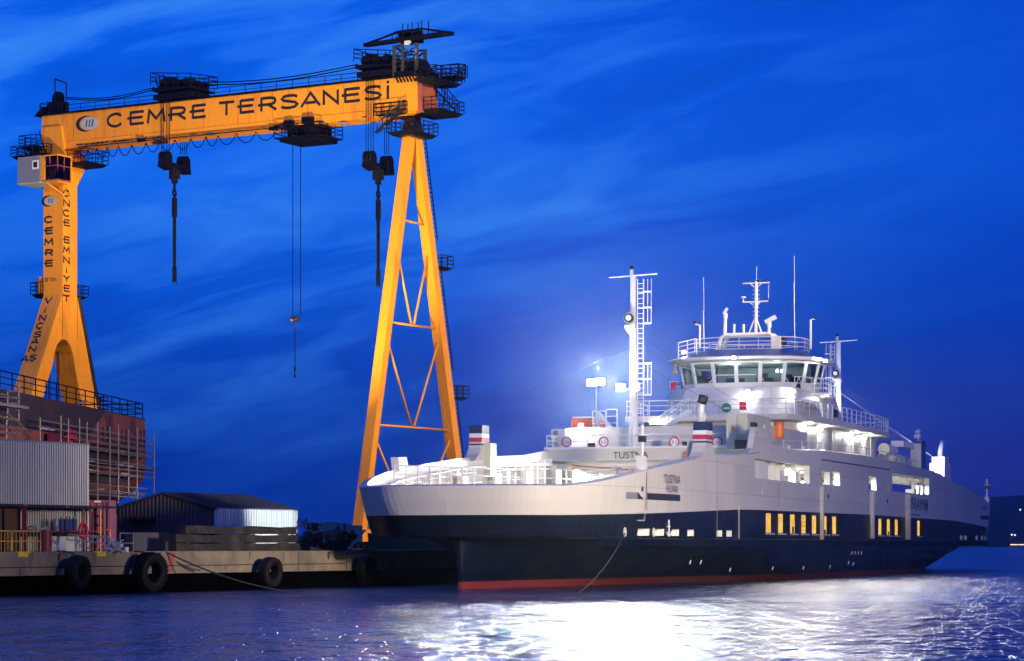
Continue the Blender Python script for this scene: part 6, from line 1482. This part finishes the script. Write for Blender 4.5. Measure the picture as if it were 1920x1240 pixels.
MB().box(HF, kq(80), kq(116), .3, .5, hz2(842, kq(100)), hz2(815, kq(100))).build('dark_red_cover', 'red_paint', label='dark red cover hung inside the scaffold above the corrugated building', cat='cover')
# scaffolding: standards, ledgers and boards
sc_ = thing('scaffold', HF(12, 1.5, 2.1), 'tube scaffolding with walkway boards around the rusty hull', 'scaffold')
def led(x0, y0, x1, y1, m_=1.1):
    ka_, kb_ = HF.k(x0, m_), HF.k(x1, m_); return HF(ka_, m_, HF.h(y0, ka_, m_)), HF(kb_, m_, HF.h(y1, kb_, m_))
b = MB()
def stdd(x, y0, y1, m_=1.1):
    k_ = HF.k(x, m_); MB().tube([HF(k_, m_, HF.h(y1, k_, m_)), HF(k_, m_, HF.h(y0, k_, m_))], .055, 6).build('standard', 'scaffold_steel', sc_)
for x, y0, y1 in ((12, 775, 840), (35, 716, 800), (14, 735, 790), (75, 782, 830), (114, 780, 830), (128, 785, 835), (149, 784, 840), (163, 792, 940), (183, 792, 942), (222, 796, 945), (257, 802, 945), (289, 812, 932), (206, 800, 940), (241, 806, 930)): stdd(x, y0, y1)
# levels on the hull: real horizontal ledgers following the hull
def ledger(x0, x1, yr, xr=291, m_=1.1, r_=.05):
    kr_ = HF.k(min(xr, 289), m_); z = HF.h(yr, kr_, m_)
    ka_, kb_ = HF.k(x0, m_), HF.k(x1, m_); MB().tube([HF(ka_, m_, z), HF(min(kb_, kR+1.6), m_, z)], r_, 5).build('ledger', 'scaffold_steel', sc_)
for x0, x1, yr in ((72, 289, 826), (72, 289, 836), (122, 287, 846), (160, 287, 857), (158, 289, 876.5), (160, 287, 887), (158, 287, 897), (160, 276, 918), (158, 275, 928), (160, 267, 936)): ledger(x0, x1, yr)
for x0, x1, yr in ((165, 268, 848), (158, 262, 899), (158, 262, 931), (158, 275, 860), (158, 287, 881)):
    kr_ = HF.k(289, 1.1); z = HF.h(yr, kr_, 1.1); MB().box(HF, HF.k(x0, .7), HF.k(x1, .7), .35, 1.0, z-.03, z+.04).build('walkway_board', 'scaffold_steel', sc_)
for (x0, y0, x1, y1) in ((-20, 776, 35, 790), (-20, 795, 50, 805), (-20, 808, 40, 814), (-20, 735, 14, 741), (-20, 742, 35, 748), (14, 734, 35, 734), (14, 745, 38, 746), (20, 756, 36, 757), (14, 776, 35, 792), (30, 785, 68, 832), (35, 772, 20, 760)):
    p, q = led(x0, y0, x1, y1, 1.3); MB().tube([p, q], .05, 5).build('brace_tube', 'scaffold_steel', sc_)
p, q = led(-20, 760, 36, 768, 1.2); MB().hexa([p, q, q+HF.em*.6, p+HF.em*.6], [p+UP*.18, q+UP*.18, q+HF.em*.6+UP*.18, p+HF.em*.6+UP*.18]).build('walkway_board', 'scaffold_steel', sc_)
random.seed(9)
for i in range(24):
    ka_ = random.uniform(HF.k(160, .6), HF.k(262, .6)); z = random.choice([HF.h(y, HF.k(289, 1.1), 1.1) for y in (860, 881, 899, 931)]); MB().box(HF, ka_, ka_+random.uniform(.2, 1.0), .5, .8, z+.05, z+random.uniform(.12, .3)).build('tool_bundle', 'white_goods', sc_)
MB().add([HF(kq(75), .05, hz2(800, kq(75))), HF(kq(102), .05, hz2(804, kq(102))), HF(kq(102), .05, hz2(808, kq(102))), HF(kq(75), .05, hz2(806, kq(75)))], [(0, 1, 2, 3)]).build('weld_strip', 'white_goods', hu)
# ================================================================== lights on the far shore
for i, (x, y) in enumerate(((1896, 1026.2), (1900, 1026.2), (1904, 1026.2), (1909, 1026.2), (1914, 1026.2), (1918, 1026.2), (1897, 1003), (1903, 1003.5), (1913, 956))):
    Yd = 4150 if i < 6 else 4420
    MB().sphere(P(x, min(y, 1021.5) if i < 6 else y, Yd), 1.1 if i < 6 else 1.4, 8).build('shore_light', 'shore_glow', label=['leftmost tiny warm light in the row at the foot of the far hills', 'second from the left in the row of tiny lights at the far shore', 'third from the left in the row of tiny lights at the far shore', 'third from the right in the row of tiny lights at the far shore', 'next to rightmost in the row of tiny lights at the far shore', 'rightmost tiny light of the row, at the picture edge'][i] if i < 6 else ['tiny light on the lower slope of the far hill, left of a pair', 'tiny light on the lower slope of the far hill, right of a pair', 'single light high on the far hill at the right edge'][i-6], cat='light', group='lights in a row on the far shore' if i < 6 else None)
# ================================================================== damp night air over the harbour
m = bpy.data.materials.new('haze_air'); m.use_nodes = True; t = NT(m.node_tree)
o = t.n('ShaderNodeOutputMaterial'); v = t.n('ShaderNodeVolumePrincipled', ins={'Color': (.75, .82, 1, 1), 'Density': .00006, 'Anisotropy': .96})
t.l(v.outputs[0], o.inputs['Volume']); MAT['haze_air'] = m
MB().hexa([(-9100, -400, -2.5), (9100, -400, -2.5), (9100, 9100, -2.5), (-9100, 9100, -2.5)], [(-9100, -400, 200), (9100, -400, 200), (9100, 9100, 200), (-9100, 9100, 200)]).build('haze', 'haze_air', kind='stuff')
